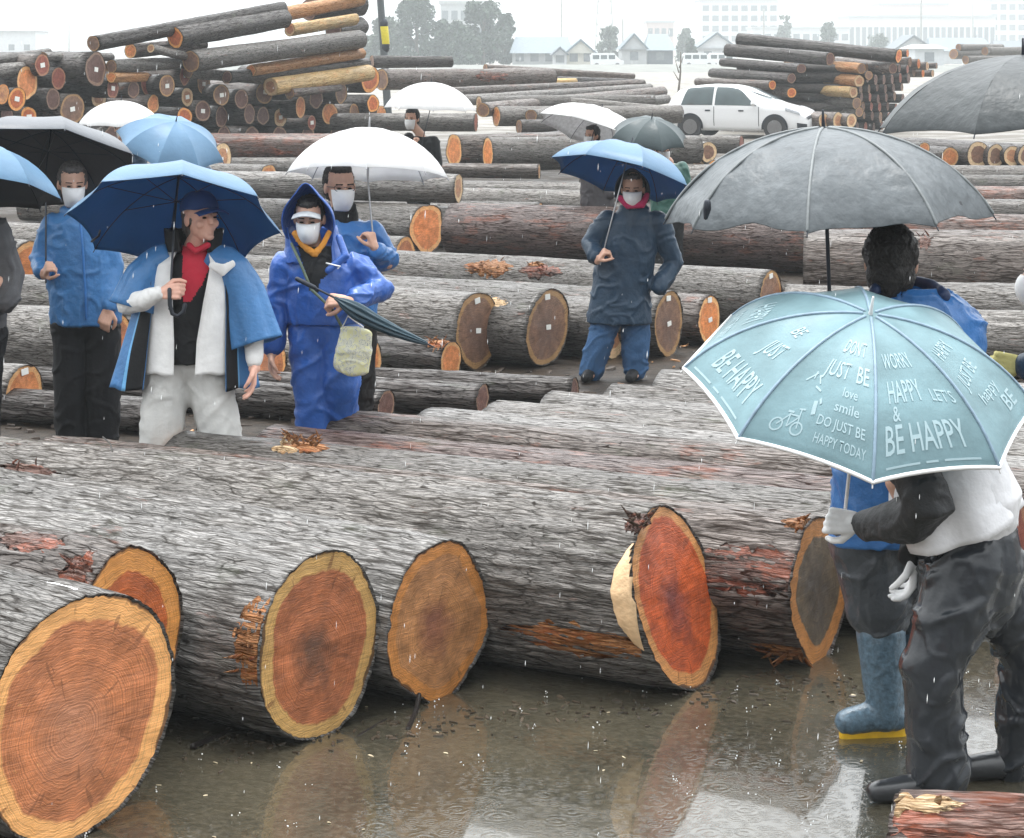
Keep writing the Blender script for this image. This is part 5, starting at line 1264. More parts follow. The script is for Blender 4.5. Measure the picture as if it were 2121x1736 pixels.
def pick_panels():
    x, y, ax = basis(TE_AX, Vector((0, 1, 0))); n = 8; ph = TPH; best = {}
    want = {'L': (1560, 800), 'CL': (1700, 880), 'CR': (1900, 880), 'R': (2030, 800), 'LL': (1600, 680)}
    for r_, (wx, wy) in want.items():
        b = None
        for i in range(n):
            a = ph+(i+.5)*2*math.pi/n; p = TE_HUB+(x*math.cos(a)+y*math.sin(a))*.4+ax*.12; q = topx(p); d = (q[0]-wx)**2+(q[1]-wy)**2
            if b is None or d < b[0]: b = (d, i)
        if b[1] not in best.values(): best[r_] = b[1]
    # orientation check: s must run left to right on screen
    LET['order'] = best
TPH = math.pi/2
x_, y_, a_ = basis(TE_AX, Vector((0, 1, 0)))
# turn the canopy so that one rib points straight at the viewer
TPH = min([k*.01 for k in range(0, 79)], key=lambda ph: min(abs(topx(TE_HUB+(x_*math.cos(ph+j*math.pi/4)+y_*math.sin(ph+j*math.pi/4))*.55)[0]-1806)+(0 if (y_*math.sin(ph+j*math.pi/4)+x_*math.cos(ph+j*math.pi/4)).y < 0 else 999) for j in range(8)))
pick_panels()
umbrella('teal see-through umbrella with white lettering and white hem, tilted towards the camera', TE_HUB, TE_AX, .568, .27, UTEAL, UTEAL, grip=f.J(1745, 1110, .16), phase=TPH, rib=PLW, trim=PLW, hi=True, letter=lettering, shaftmat=PLW, shaft_r=.006, tipmat=PLW, sag_=.012, pm=1.02, seam=plain('seam_teal', (.20, .29, .37), .5))
# ---- PC person at the right edge
f = Fig('person with white mask and yellow glove cut off by the right edge', 8.6, 2200, (2172, 565, 0), yaw=-75, k=1.05, vox=.008)
f.frame((2195, 640), (2190, 680, -.17), (2215, 680, .17), (2215, 930), (2195, 1170), (2215, 1170, .15), (2200, 1370), (2215, 1370, .15), toe=(-1, 0))
f.arm((2190, 690, -.18), (2215, 800, -.2), (2118, 758, -.15)); f.arm((2215, 690, .18), (2230, 830, .2), (2200, 930, .1))
f.body(); hair_part(f.root, f.hc, f.M, HAIR, 1.03); mask_part(f.root, f.hc, f.M, 1.1)
B = Blob(); add_hand(B, f.J(2114, 757, -.15), Vector((-1, .0, .1)), Vector((.1, 1, 0)), 1.1, 1, 1.15, thumb=.9); B.build('yellow_glove', YGLOVE, f.root, .005, 2)
f.jacket(NAVY, [(2222, 940, 0, .17, .2), (2222, 820, 0, .165, .2), (2215, 700, 0, .15, .19), (2200, 660, 0, .09, .11)], [[((2195, 700, -.18), .08), ((2215, 795, -.2), .075), ((2130, 762, -.16), .055)]], seed=51)
f.trousers(BLUE, (.12, .10, .09), .165, seed=52); f.shoes(BOOTB, toe=(-1, 0), h=.25, name='boot')
umbrella('very large dark grey umbrella at the upper right edge', P(2124, 262, 8.35), (-.03, .0, 1), .58, .27, plain('umbrella_grey_dark', (.05, .057, .06), .4, .14, 30, .7, 18, trans=.08, spec=.3), UGIN, grip=P(2136, 780, 8.42), phase=.25, hi=True, wr=.004)
# ---------------------------------------------------------------- scars and splinters on the near logs
from mathutils.bvhtree import BVHTree
SCAR = {'orange': bark_mat('torn_wood_orange', (.13, .04, .013), (.36, .14, .045), (.58, .31, .13), patch=(.3, .07, .02), patch_amt=.5, fs=1.3, sapc=(.8, .6, .35), coat=.2),
        'red': bark_mat('torn_wood_red', (.05, .022, .017), (.14, .065, .047), (.26, .16, .13), patch=(.3, .08, .04), patch_amt=.45, fs=1.3, coat=.2),
        'pale': bark_mat('torn_wood_pale', (.4, .2, .08), (.68, .46, .25), (.8, .64, .42), patch=(.5, .22, .08), patch_amt=.55, fs=1.3, coat=.1)}
_bv = {}
def setuv(me):
    uv = me.uv_layers.new(name='UVMap')
    for l in me.loops: c_ = me.vertices[l.vertex_index].co; uv.data[l.index].uv = (c_.y+c_.z, c_.x)
def logof(txt):
    for r, A, B, rr in LOGS:
        if txt in r['label']: return r, A, B, rr
def scar(txt, px, py, ln, wd, mat='orange', splinters=0, lift=.004, seed=0, ang=0, name='torn_patch'):
    root, A, B, r = logof(txt); M = root.matrix_world; Mi = M.inverted()
    bark = [c for c in root.children if c.name.startswith('bark')][0]
    if root.name not in _bv:
        _bv[root.name] = BVHTree.FromPolygons([v.co.copy() for v in bark.data.vertices], [tuple(p.vertices) for p in bark.data.polygons])
    bv = _bv[root.name]; rs = random.Random(seed*31+len(txt))
    o = Mi @ Vector((0, 0, H)); d = (Mi.to_3x3() @ (P(px, py, 10)-Vector((0, 0, H)))).normalized()
    h = bv.ray_cast(o, d, 60)
    if h[0] is None: return
    p = h[0]; x0 = p.x; ph = math.atan2(p.z, p.y); L = (B-A).length
    nu, nv = 22, 12; vs = []; fs = []; uvs = []
    for i in range(nu+1):
        for j in range(nv+1):
            u = i/nu*2-1; v = j/nv*2-1
            sh = math.sqrt(max(0, 1-abs(u)**2.2))*(1+.8*mnoise.noise(Vector((u*5, v*2, seed)))) if True else 1
            xx = x0+u*ln/2*(1+.6*mnoise.noise(Vector((v*7, 0, seed))))
            aa = ph+(v*sh*wd/2+.10*wd*mnoise.noise(Vector((u*6, v*3, seed+7)))+math.tan(ang)*u*ln/2)/r
            xx = min(L-.01, max(.006, xx)); q = Vector((xx, math.cos(aa), math.sin(aa)))
            c_ = Vector((xx, 0, 0)); dr = Vector((0, math.cos(aa), math.sin(aa)))
            hh = bv.ray_cast(c_+dr*(r*1.6), -dr, r*2)
            rad_ = (hh[0]-c_).length if hh[0] else r
            edge = (1-u*u)*(1-v*v)
            vs.append(c_+dr*(rad_+lift*(1.2*edge-.15)+.004*mnoise.noise(Vector((xx*14, aa*30, seed)))*edge)); uvs.append((aa*r, xx))
    for i in range(nu):
        for j in range(nv): a = i*(nv+1)+j; fs.append((a, a+1, a+nv+2, a+nv+1))
    me = mesh(vs, fs); uv = me.uv_layers.new(name='UVMap')
    for l in me.loops: uv.data[l.index].uv = uvs[l.vertex_index]
    ob = link(name, me, [SCAR[mat]]); ob.parent = root
    bl = Blob()
    for k in range(splinters):
        u = rs.uniform(-.7, .7); v = rs.uniform(-.7, .7); xx = x0+u*ln/2; aa = ph+v*wd/2/r; dr = Vector((0, math.cos(aa), math.sin(aa))); b0 = Vector((xx, 0, 0))+dr*(r+.0)
        dd = Vector((rs.choice((-1, 1))*rs.uniform(.4, 1), 0, 0))+dr*rs.uniform(.3, 1)+Vector((0, rs.uniform(-.4, .4), rs.uniform(-.3, .3))); ll = rs.uniform(.03, .09)
        dd.normalize(); w = rs.uniform(.003, .008)
        bl.tube([(b0, w*1.3, w*.16), (b0+dd*ll*.55, w*1.0, w*.13), (b0+dd*ll-dr*.004, w*.15, w*.08)], 6)
    if splinters:
        me = mesh(bl.v, bl.f); setuv(me)
        s2 = link('splinters', me, [SCAR['pale' if mat == 'pale' else mat]]); s2.parent = root; s2['kind'] = 'stuff'
F2, F3, F4, F5, F1, F1b, F6, F8 = 'yellow green rim', 'brown pointed cut', 'deep red oval', 'dark brown heart', 'biggest cedar log', 'half hidden behind', 'front row log, sixth', 'reddish log ending'
scar(F2, 520, 1330, .16, .30, 'orange', 10, seed=1)
scar(F2, 545, 1400, .12, .16, 'orange', 6, seed=2)
scar(F4, 1205, 1330, .62, .13, 'orange', 0, seed=3, lift=.002)
scar(F4, 1320, 1085, .10, .11, 'red', 12, seed=5, lift=.02)
scar(F5, 1630, 1350, .30, .10, 'orange', 8, seed=6)
scar(F5, 1660, 1085, .16, .09, 'orange', 6, seed=7, lift=.02)
scar(F5, 1560, 1180, .5, .2, 'red', 0, seed=8, lift=.002)
scar(F1b, 150, 1200, .14, .22, 'red', 8, seed=9, lift=.012)
scar(F1b, 60, 1120, .3, .1, 'red', 0, seed=10)
scar(F6, 630, 925, .28, .13, 'orange', 26, seed=11, lift=.012)
scar(F6, 590, 930, .16, .06, 'pale', 4, seed=12, lift=.015)
scar(F4, 415, 1046, .22, .05, 'orange', 8, seed=13, lift=.012)
scar(F4, 150, 1010, .55, .07, 'red', 0, seed=14)
scar(F4, 60, 975, .3, .07, 'red', 4, seed=15)
scar(F5, 230, 905, .5, .12, 'red', 0, seed=16)
scar(F6, 430, 880, .7, .2, 'red', 0, seed=17, lift=.002)
scar(F8, 780, 840, .7, .2, 'red', 0, seed=18, lift=.002)
scar(F3, 1010, 1400, .10, .14, 'pale', 14, seed=19, lift=.012)
scar('long log with torn', 1010, 553, .5, .22, 'orange', 14, seed=20, lift=.012)
scar('long log with torn', 1120, 560, .45, .16, 'red', 6, seed=21, lift=.012)
scar('long log with torn', 1110, 548, .18, .08, 'orange', 6, seed=22, lift=.014)
scar('big dark log with scraped', 1990, 610, .8, .16, 'orange', 4, seed=23)
scar('big dark log with scraped', 1915, 500, .12, .2, 'red', 6, seed=24)
scar('low mossy log', 910, 710, .22, .16, 'orange', 14, seed=25, lift=.01)
scar('pink scarred', 560, 315, .9, .2, 'red', 0, seed=26)
scar('pink scarred', 700, 310, .9, .16, 'red', 0, seed=27)
scar('tall oval', 1010, 625, .35, .12, 'pale', 0, seed=28, lift=.003)
scar('rosy log', 2050, 425, 1.0, .16, 'red', 0, seed=29)
scar('short reddish peeled', 1900, 1668, .26, .10, 'pale', 3, seed=30, lift=.008)
scar('short reddish peeled', 2010, 1700, .5, .16, 'red', 0, seed=31, lift=.004)
scar('large long reddish', 1020, 158, 1.2, .3, 'red', 0, seed=32)
def chip(txt, y, z, w, h, mat, seed):
    root, A, B, r = logof(txt); rs = random.Random(seed); n = 14; vs = []; 
    for k in range(n): a = k/n*6.283; q = 1+rs.uniform(-.3, .25); vs.append((-.003, y*r+w*math.cos(a)*q, z*r+h*math.sin(a)*q))
    for k in range(n): v = vs[k]; vs.append((.006, v[1], v[2]))
    me = mesh(vs, [tuple(range(n))]+[(k, (k+1) % n, n+(k+1) % n, n+k) for k in range(n)]); me.uv_layers.new(name='UVMap')
    uv = me.uv_layers[0]
    for l in me.loops: c_ = me.vertices[l.vertex_index].co; uv.data[l.index].uv = (c_.y, c_.z)
    o = link('scraped_patch', me, [SCAR[mat]], smooth=False); o.parent = root
def notch():
    root, A, B, r = logof(F4); M = root.matrix_world; Mi = M.inverted(); bv = _bv[root.name]; vs = []; fs = []; nr = 18; nc = 6
    def hit(px, py):
        o = Mi @ Vector((0, 0, H)); d = (Mi.to_3x3() @ (P(px, py, 10)-Vector((0, 0, H)))).normalized(); h = bv.ray_cast(o, d, 60)[0]; return (h if h else o+d*8.6), d
    for i in range(nr+1):
        y = 1098+250*i/nr; xr = 1402-90*math.sqrt(max(0, 1-((y-1237)/187)**2))+3; w = 50*math.sin(math.pi*i/nr)**.7*(1+.12*mnoise.noise(Vector((i*.6, 0, 2))))
        (a, d1), (b, d2) = hit(xr-w, y), hit(xr+2, y)
        for j in range(nc+1):
            q, d3 = hit(xr-w+(w+2)*j/nc, y); q = q if (q-a).length < .6 else a.lerp(b, j/nc)
            vs.append(q-d3*(.003+.016*min(1, math.sin(math.pi*(j+.3)/(nc+.6))*1.6)*(.3+.7*math.sin(math.pi*i/nr))))
    for i in range(nr):
        for j in range(nc): k = i*(nc+1)+j; fs.append((k, k+nc+1, k+nc+2, k+1))
    me = mesh(vs, fs); setuv(me); o = link('notch_cut', me, [plain('notch_wood', (.74, .50, .28), .55, .12, 30, .4, 60)]); o.parent = root; o['label'] = 'pale felling notch beside the red cut'
notch()
# white foam wedge lying between the two left logs, fallen sticks
def wedge():
    o = empty('foam_wedge', P(120, 1255, 7.6), 'white foam wedge lying on top of the front left corner log', 'foam piece')
    b = Blob(); a = P(52, 1216, 7.15); c = P(165, 1224, 7.0); b.tube([(a, .022, .03), (a.lerp(c, .5), .02, .028), (c, .004, .012)], 10); b.build('wedge', WHITEC, o, .005, 1, .002, 20)
wedge()
def stick(label, pts, r, m=None):
    o = link('stick', tubemesh([P(*p) for p in pts], r, 7), [m or BK['dark']]); me = o.data; me.uv_layers.new(name='UVMap'); tag(o, label, 'stick', 'twigs and sticks on the wet ground')
stick('long black stick lying in the puddle below the third front log', [(740, 1530, 7.9), (800, 1495, 8.1), (880, 1470, 8.3), (950, 1462, 8.35)], .012)
stick('forked black stick below the third front log', [(845, 1510, 7.98), (862, 1472, 8.2), (868, 1440, 8.25)], .010)
stick('short stick by the foot of the second front log', [(400, 1545, 7.75), (470, 1520, 7.95), (540, 1512, 8.0)], .012)
stick('thin pale twig on the front log near the left', [(213, 905, 9.9), (228, 918, 9.7), (233, 935, 9.6)], .004, BK['grey'])
# ---------------------------------------------------------------- loose bits (uncountable)
def scatter(name, n, mat, fn, seed=5):
    rs = random.Random(seed); vs = []; fs = []
    for _ in range(n):
        r = fn(rs)
        if r is None: continue
        p, a, b, h = r; t = rs.uniform(0, 6.28); ax = Vector((math.cos(t), math.sin(t), rs.uniform(-.2, .2))); ay = Vector((-math.sin(t), math.cos(t), rs.uniform(-.25, .25))); k = len(vs)
        for (u, v) in ((-1, -.6), (-.2, -1), (.9, -.5), (1, .4), (.1, .9), (-.8, .7)):
            vs.append(p+ax*a*u*rs.uniform(.7, 1.2)+ay*b*v*rs.uniform(.7, 1.2)+Vector((0, 0, 0)))
        for (u, v) in ((-1, -.6), (-.2, -1), (.9, -.5), (1, .4), (.1, .9), (-.8, .7)):
            vs.append(p+ax*a*u*.85+ay*b*v*.85+Vector((0, 0, h)))
        fs.append(tuple(k+6+i for i in range(6)))
        for i in range(6): fs.append((k+i, k+(i+1) % 6, k+6+(i+1) % 6, k+6+i))
    me = mesh(vs, fs); me.uv_layers.new(name='UVMap'); o = link(name, me, [mat], smooth=False); o['kind'] = 'stuff'; return o
def corridor(rs):
    x = rs.uniform(-6, 6); Z = rs.uniform(9, 34)
    return Vector((x, Z, .002)), rs.uniform(.02, .07), rs.uniform(.01, .03), rs.uniform(.004, .02)
scatter('bark_debris', 2600, plain('debris_dark', (.05, .035, .025), .6, .5, 3), corridor, 1)
scatter('wood_chips', 700, plain('chips_tan', (.38, .2, .09), .6, .4, 3), lambda rs: (Vector((rs.uniform(-6, 6), rs.uniform(9, 40), .006)), rs.uniform(.012, .05), rs.uniform(.005, .018), .01), 2)
def foot(rs):
    t = rs.random(); x = -1.2+t*2.6; Z = 7.75+t*.85+rs.gauss(0, .12)
    return Vector((x+rs.gauss(0, .1), Z, .004)), rs.uniform(.005, .022), rs.uniform(.003, .008), .005
scatter('floating_bark_bits', 260, plain('debris_wet', (.06, .045, .03), .35, .5, 3), foot, 3)
scatter('floating_sawdust', 45, plain('sawdust', (.5, .42, .28), .6, .3, 3), lambda rs: (Vector((rs.uniform(-1.6, 1.9), rs.uniform(6.2, 8.4), .006)), rs.uniform(.003, .012), rs.uniform(.002, .006), .002), 4)
def drops():
    rs = random.Random(9); vs = []; fs = []
    for _ in range(1000):
        Z = 4.8+rs.random()**.8*15; x = rs.uniform(-60, 2180); y = rs.uniform(60, 1740); p = P(x, y, Z)
        if p.z < .03: continue
        r = rs.uniform(.0005, .0011); l = rs.uniform(.006, .02); k = len(vs); lean = Vector((.05, 0, 1))
        vs.append(p+lean*l)
        for q in range(4): a = q*math.pi/2; vs.append(p+Vector((math.cos(a)*r, math.sin(a)*r, 0)))
        vs.append(p-lean*l*.45)
        for q in range(4): fs.append((k, k+1+q, k+1+(q+1) % 4)); fs.append((k+5, k+1+(q+1) % 4, k+1+q))
    me = mesh(vs, fs); o = link('raindrops', me, [plain('rain_water', (.85, .87, .88), .15, .02)]); o['kind'] = 'stuff'
    vs = []; fs = []; b = Blob()
    for _ in range(110):
        x = rs.uniform(-1.9, 2.2); Z = rs.uniform(5.9, 9.0); c_ = Vector((x, Z, .006)); R_ = rs.uniform(.006, .022)
        for q in range(rs.randint(2, 6)):
            a = rs.uniform(0, 6.28); h_ = rs.uniform(.004, .03); b.ell(c_+Vector((math.cos(a)*R_, math.sin(a)*R_, h_)), [rs.uniform(.0012, .003)]*3, None, 6)
    me = mesh(b.v, b.f); o = link('rain_splashes', me, [MATS['rain_water']]); o['kind'] = 'stuff'
drops()
# ---------------------------------------------------------------- white car
WPAINT = plain('car_white', (.80, .81, .82), .25, .02, coat=.6); CGL = plain('car_glass', (.045, .07, .075), .08, .2, 3, coat=.5); TYRE = plain('tyre', (.02, .02, .022), .7); LAMPM = plain('headlamp', (.45, .47, .5), .12, .3, 20, coat=.6)
def car():
    root = empty('parked_car', P(1540, 284, 61), 'white hatchback parked in front of the rear right pile, facing right', 'car')
    root.rotation_euler = (0, 0, rad(-24))
    Lc, W = 3.95, .83
    prof = [(0, .30, .62, .55), (.03, .26, .95, .75), (.12, .24, 1.12, .80), (.35, .22, 1.34, .82), (.7, .2, 1.42, .83), (1.2, .2, 1.46, .83), (1.8, .2, 1.45, .83), (2.2, .2, 1.38, .83), (2.6, .2, 1.20, .83), (2.95, .2, 1.03, .83), (3.2, .2, .95, .82), (3.5, .21, .87, .80), (3.75, .23, .78, .74), (3.9, .27, .66, .62), (3.95, .32, .55, .48)]
    def sec(x):
        for i in range(len(prof)-1):
            if prof[i][0] <= x <= prof[i+1][0]+1e-6:
                t = (x-prof[i][0])/(prof[i+1][0]-prof[i][0]); return [prof[i][k]*(1-t)+prof[i+1][k]*t for k in range(4)]
        return prof[-1]
    belt = lambda x: .86 if x < 2.9 else .86
    def pt(x, s):     # s -1..1 across through the roof; |s|>.5 are the sides
        _, zb, zt, w = sec(x); sg = 1 if s >= 0 else -1; a = abs(s); bz = min(belt(x), zt-.04)
        if a > .75: t = (1-a)/.25; return Vector((x-Lc/2, -sg*(w*(.93+.07*min(1, t*2.5))), zb+(bz-zb)*t))
        if a > .35: t = (.75-a)/.40; return Vector((x-Lc/2, -sg*(w-(w*.24)*t**1.1*(1 if zt > .95 else .4)), bz+(zt-.05-bz)*math.sin(t*math.pi/2)))
        t = (.35-a)/.35; wr_ = w-(w*.24)*(1 if zt > .95 else .4); return Vector((x-Lc/2, -sg*wr_*(1-t), zt-.05+.05*math.sin(t*math.pi/2)))
    nx, ns = 46, 48; vs = []; fs = []
    for i in range(nx+1):
        for j in range(ns+1): vs.append(pt(Lc*i/nx, j/ns*2-1))
    for i in range(nx):
        for j in range(ns): a = i*(ns+1)+j; fs.append((a, a+1, a+ns+2, a+ns+1))
    fs.append(tuple(range(ns, -1, -1))); fs.append(tuple(nx*(ns+1)+j for j in range(ns+1)))
    fs.append(tuple([i*(ns+1) for i in range(nx+1)]+[i*(ns+1)+ns for i in range(nx, -1, -1)]))
    b = link('car_body', mesh(vs, fs), [WPAINT]); b.parent = root
    def panel(name, x0, x1, s0, s1, mat, off=.006, xr0=None, xr1=None, n=10):
        vs = []; fs = []
        for i in range(n+1):
            for j in range(n+1):
                v = j/n; s = s0+(s1-s0)*v; a0 = x0+(xr0-x0)*v if xr0 is not None else x0; a1 = x1+(xr1-x1)*v if xr1 is not None else x1
                x = a0+(a1-a0)*i/n; p = pt(x, s); e = .01; nn = (pt(min(Lc, x+e), s)-pt(max(0, x-e), s)).cross(pt(x, s+e)-pt(x, s-e)); nn.normalize()
                if nn.dot(p-Vector((0, 0, .8))) < 0: nn = -nn
                vs.append(p+nn*off)
        for i in range(n):
            for j in range(n): a = i*(n+1)+j; fs.append((a, a+1, a+n+2, a+n+1))
        o = link(name, mesh(vs, fs), [mat]); o.parent = root; return o
    for sg in (1, -1):
        panel('window', .45, 1.35, sg*.735, sg*.42, CGL, xr0=.62, xr1=1.38); panel('window', 1.42, 2.62, sg*.735, sg*.42, CGL, xr0=1.45, xr1=2.05)
        panel('headlight', 3.42, 3.80, sg*.79, sg*.62, LAMPM, .01, xr0=3.3, xr1=3.72)
    panel('windscreen', 2.16, 2.93, -.30, .30, plain('windscreen_glass', (.16, .2, .21), .08, .3, 3, coat=.5)); panel('rear_window', .13, .36, -.3, .3, CGL)
    panel('grille', 3.91, 3.945, -.7, .7, DARKM, .01); panel('front_bumper_slot', 3.72, 3.93, -.97, -.90, DARKM, .01); panel('front_bumper_slot', 3.72, 3.93, .97, .90, DARKM, .01)
    for sg in (1, -1):
        for xg in (.42, 1.39, 2.66): panel('door_gap', xg, xg+.018, sg*.95, sg*.75, DARKM, .004, n=4)
        panel('door_handle', 1.15, 1.3, sg*.80, sg*.785, DARKM, .02, n=2); panel('door_handle', 2.1, 2.25, sg*.80, sg*.785, DARKM, .02, n=2)
    for sg in (1, -1):
        for xw in (.72, 3.12):
            bl = Blob(); bl.tube([(Vector((xw-Lc/2, sg*(W-.20), .30)), .31), (Vector((xw-Lc/2, sg*(W-.02), .30)), .31)], 26)
            c_ = bmesh.new()
            for k, (r0_, r1_, y0_, y1_, mt, nm) in enumerate(((.31, .31, W-.22, W+.012, TYRE, 'wheel'), (.205, .205, W-.05, W+.02, STEEL, 'rim'))):
                m_ = bmesh.new(); bmesh.ops.create_cone(m_, cap_ends=True, segments=30, radius1=r0_, radius2=r1_, depth=y1_-y0_)
                bmesh.ops.rotate(m_, verts=m_.verts, matrix=Matrix.Rotation(rad(90), 3, 'X')); bmesh.ops.translate(m_, verts=m_.verts, vec=(xw-Lc/2, sg*(y0_+y1_)/2, .30))
                bmesh.ops.bevel(m_, geom=[e for e in m_.edges if len(e.link_faces) == 2 and e.calc_face_angle() > 1], offset=.02, segments=2)
                if nm == 'rim':
                    for q in range(5):
                        a = q*1.2566; sp = bmesh.ops.create_cube(m_, size=1)['verts']
                        bmesh.ops.scale(m_, verts=sp, vec=(.17, .012, .04)); bmesh.ops.translate(m_, verts=sp, vec=(.095, 0, 0)); bmesh.ops.rotate(m_, verts=sp, matrix=Matrix.Rotation(a, 3, 'Y')); bmesh.ops.translate(m_, verts=sp, vec=(xw-Lc/2, sg*(W+.024), .30))
                me_ = bpy.data.meshes.new(nm); m_.to_mesh(me_); m_.free()
                o_ = link(nm, me_, [mt], smooth=False)
                if nm == 'wheel': o_.parent = root; wh = o_
                else: o_.parent = wh
            m_ = bmesh.new(); n_ = 24
            ring = [(m_.verts.new((xw-Lc/2+.37*math.cos(a), sg*(W+.004), .30+.37*math.sin(a))), m_.verts.new((xw-Lc/2+.30*math.cos(a), sg*(W+.004), .30+.30*math.sin(a)))) for a in np.linspace(-.15, math.pi+.15, n_)]
            for k in range(n_-1): m_.faces.new((ring[k][0], ring[k+1][0], ring[k+1][1], ring[k][1]))
            me_ = bpy.data.meshes.new('arch'); m_.to_mesh(me_); m_.free(); o_ = link('wheel_arch', me_, [DARKM], smooth=False); o_.parent = root
        bl = Blob(); bl.ell((2.55-Lc/2, sg*(W+.10), .95), (.07, .10, .07)); o_ = link('mirror', mesh(bl.v, bl.f), [WPAINT]); o_.parent = root
    for xx in (-.25, .15):
        bl = Blob(); bl.tube([(pt(2.85, xx)+Vector((.02, 0, .02)), .012), (pt(2.4, xx+.18)+Vector((0, 0, .02)), .008)], 6); o_ = link('wiper', mesh(bl.v, bl.f), [DARKM]); o_.parent = root
car()
# ---------------------------------------------------------------- far setting
WALLC = plain('wall_cream', (.62, .60, .52), .8, .08, 2); WALLG = plain('wall_grey', (.42, .44, .45), .8, .08, 2); WALLB = plain('wall_pale', (.6, .62, .64), .8, .06, 2); WALLP = plain('wall_pink', (.55, .45, .42), .8, .06, 2)
ROOFB = plain('roof_blue_grey', (.11, .15, .18), .5, .15, 3); ROOFD = plain('roof_dark', (.08, .10, .12), .5, .15, 3); WIN = plain('far_window', (.16, .18, .20), .2, .2, 2); CONC = plain('concrete', (.36, .36, .35), .8, .12, 4)
def boxm(x0, x1, y0, y1, z0, z1, bev=.0):
    bm = bmesh.new(); bmesh.ops.create_cube(bm, size=1)
    for v in bm.verts: v.co = Vector((x0+(v.co.x+.5)*(x1-x0), y0+(v.co.y+.5)*(y1-y0), z0+(v.co.z+.5)*(z1-z0)))
    if bev: bmesh.ops.bevel(bm, geom=bm.edges, offset=bev, segments=1)
    me = bpy.data.meshes.new('b'); bm.to_mesh(me); bm.free(); return me
def part(n, me, mat, root): return put(n, me, [mat], root, False)
def house(label, x0, x1, ytop, yeave, Z, depth, wall, roof, gable='x', nwin=3, cat='house'):
    s_ = F/Z; X0 = (x0-CX)/s_; X1 = (x1-CX)/s_; he = H-(yeave-HZ)/s_; ht = H-(ytop-HZ)/s_
    r = empty('house', ((X0+X1)/2, Z, 0), label, cat); part('wall', boxm(X0+.4, X1-.4, Z, Z+depth, 0, he), wall, r)
    o = .0
    if gable == 'x':     # ridge runs left-right
        vs = [(X0, Z-.6, he-.15), (X1, Z-.6, he-.15), (X1, Z+depth+.6, he-.15), (X0, Z+depth+.6, he-.15), (X0+.8, Z+depth/2, ht), (X1-.8, Z+depth/2, ht)]
        fs = [(0, 1, 5, 4), (2, 3, 4, 5), (1, 2, 5), (3, 0, 4), (3, 2, 1, 0)]
    else:                # gable faces the yard
        m_ = (X0+X1)/2; vs = [(X0, Z-.6, he-.15), (X1, Z-.6, he-.15), (m_, Z-.6, ht), (X0, Z+depth, he-.15), (X1, Z+depth, he-.15), (m_, Z+depth, ht), (X0+.3, Z-.6, he-.15), (X1-.3, Z-.6, he-.15), (m_, Z-.6, ht-.35)]
        fs = [(0, 2, 5, 3), (1, 4, 5, 2), (0, 6, 8, 2), (1, 2, 8, 7), (3, 5, 4), (0, 3, 4, 1)]
        g_ = mesh([(X0+.3, Z-.25, he-.15), (X1-.3, Z-.25, he-.15), (m_, Z-.25, ht-.35), (X0+.3, Z, he-.15), (X1-.3, Z, he-.15), (m_, Z, ht-.35)], [(0, 1, 2), (3, 5, 4), (0, 3, 4, 1), (1, 4, 5, 2), (2, 5, 3, 0)]); put('gable_wall', g_, [wall], r, False)
    put('roof', mesh(vs, fs), [roof], r, False)
    for i in range(nwin):
        xc = X0+(X1-X0)*(i+.7)/(nwin+.4); w = part('window', boxm(xc-.55, xc+.55, Z-.06, Z+.02, he*.35, he*.35+1.1), WIN, r)
        part('window_frame', boxm(xc-.62, xc+.62, Z-.04, Z+.01, he*.35-.08, he*.35+1.18), WALLB, w) if False else None
    return r
def block(label, x0, x1, ytop, Z, depth, wall, nx_, nz_, name='building'):
    s_ = F/Z; X0 = (x0-CX)/s_; X1 = (x1-CX)/s_; ht = H-(ytop-HZ)/s_
    r = empty(name, ((X0+X1)/2, Z, 0), label, 'building'); part('wall', boxm(X0, X1, Z, Z+depth, 0, ht), wall, r); part('parapet', boxm(X0-.3, X1+.3, Z-.3, Z+depth+.3, ht, ht+.6), WALLG, r)
    first = None; dx = (X1-X0)/nx_; dz = (ht-1.5)/max(1, nz_)
    for i in range(nx_):
        for j in range(nz_):
            x = X0+dx*(i+.5); z = ht-.6-dz*(j+.5)
            if first is None:
                first = part('window', boxm(-dx*.33, dx*.33, -.08, .05, -dz*.28, dz*.28), WIN, r); first.data.transform(Matrix.Translation(Vector(r.location))); w = first
            else: w = first.copy(); COL.objects.link(w); w.parent = r
            w.location = Vector((x, Z, z))-Vector(r.location)
    return r
house('long low house with blue grey roof beyond the yard, left of the gabled porch', 1055, 1190, 76, 108, 300, 9, WALLG, ROOFB, 'x', 4)
house('cream gabled house end beyond the yard, right of the long blue roof', 1168, 1238, 80, 108, 296, 9, WALLC, ROOFB, 'y', 2)
house('grey gabled house beyond the yard with a small upper window', 1282, 1345, 68, 100, 300, 10, WALLG, ROOFB, 'y', 1)
house('dark roofed house joined behind the grey gabled house', 1335, 1400, 70, 102, 308, 10, ROOFD, ROOFB, 'x', 1)
house('pale gabled house behind the small bare tree', 1440, 1530, 66, 98, 330, 10, WALLB, ROOFB, 'y', 2)
house('small house with dark hipped roof right of the rear pile', 1850, 1935, 72, 100, 340, 10, WALLG, ROOFD, 'y', 2)
house('wide house with pale roof near the far grey log heap', 1925, 2062, 78, 104, 350, 10, WALLB, ROOFB, 'x', 4)
house('low grey house at the far right edge', 2060, 2190, 84, 106, 345, 10, WALLG, ROOFD, 'x', 3)
house('white flat canopy shed beside the far grey log heap', 1888, 1962, 92, 98, 260, 8, WALLB, plain('roof_white', (.7, .7, .7), .6), 'x', 1, 'shed')
house('pale low shed on the horizon at the far left', -30, 78, 58, 62, 420, 12, WALLB, WALLB, 'x', 3, 'shed')
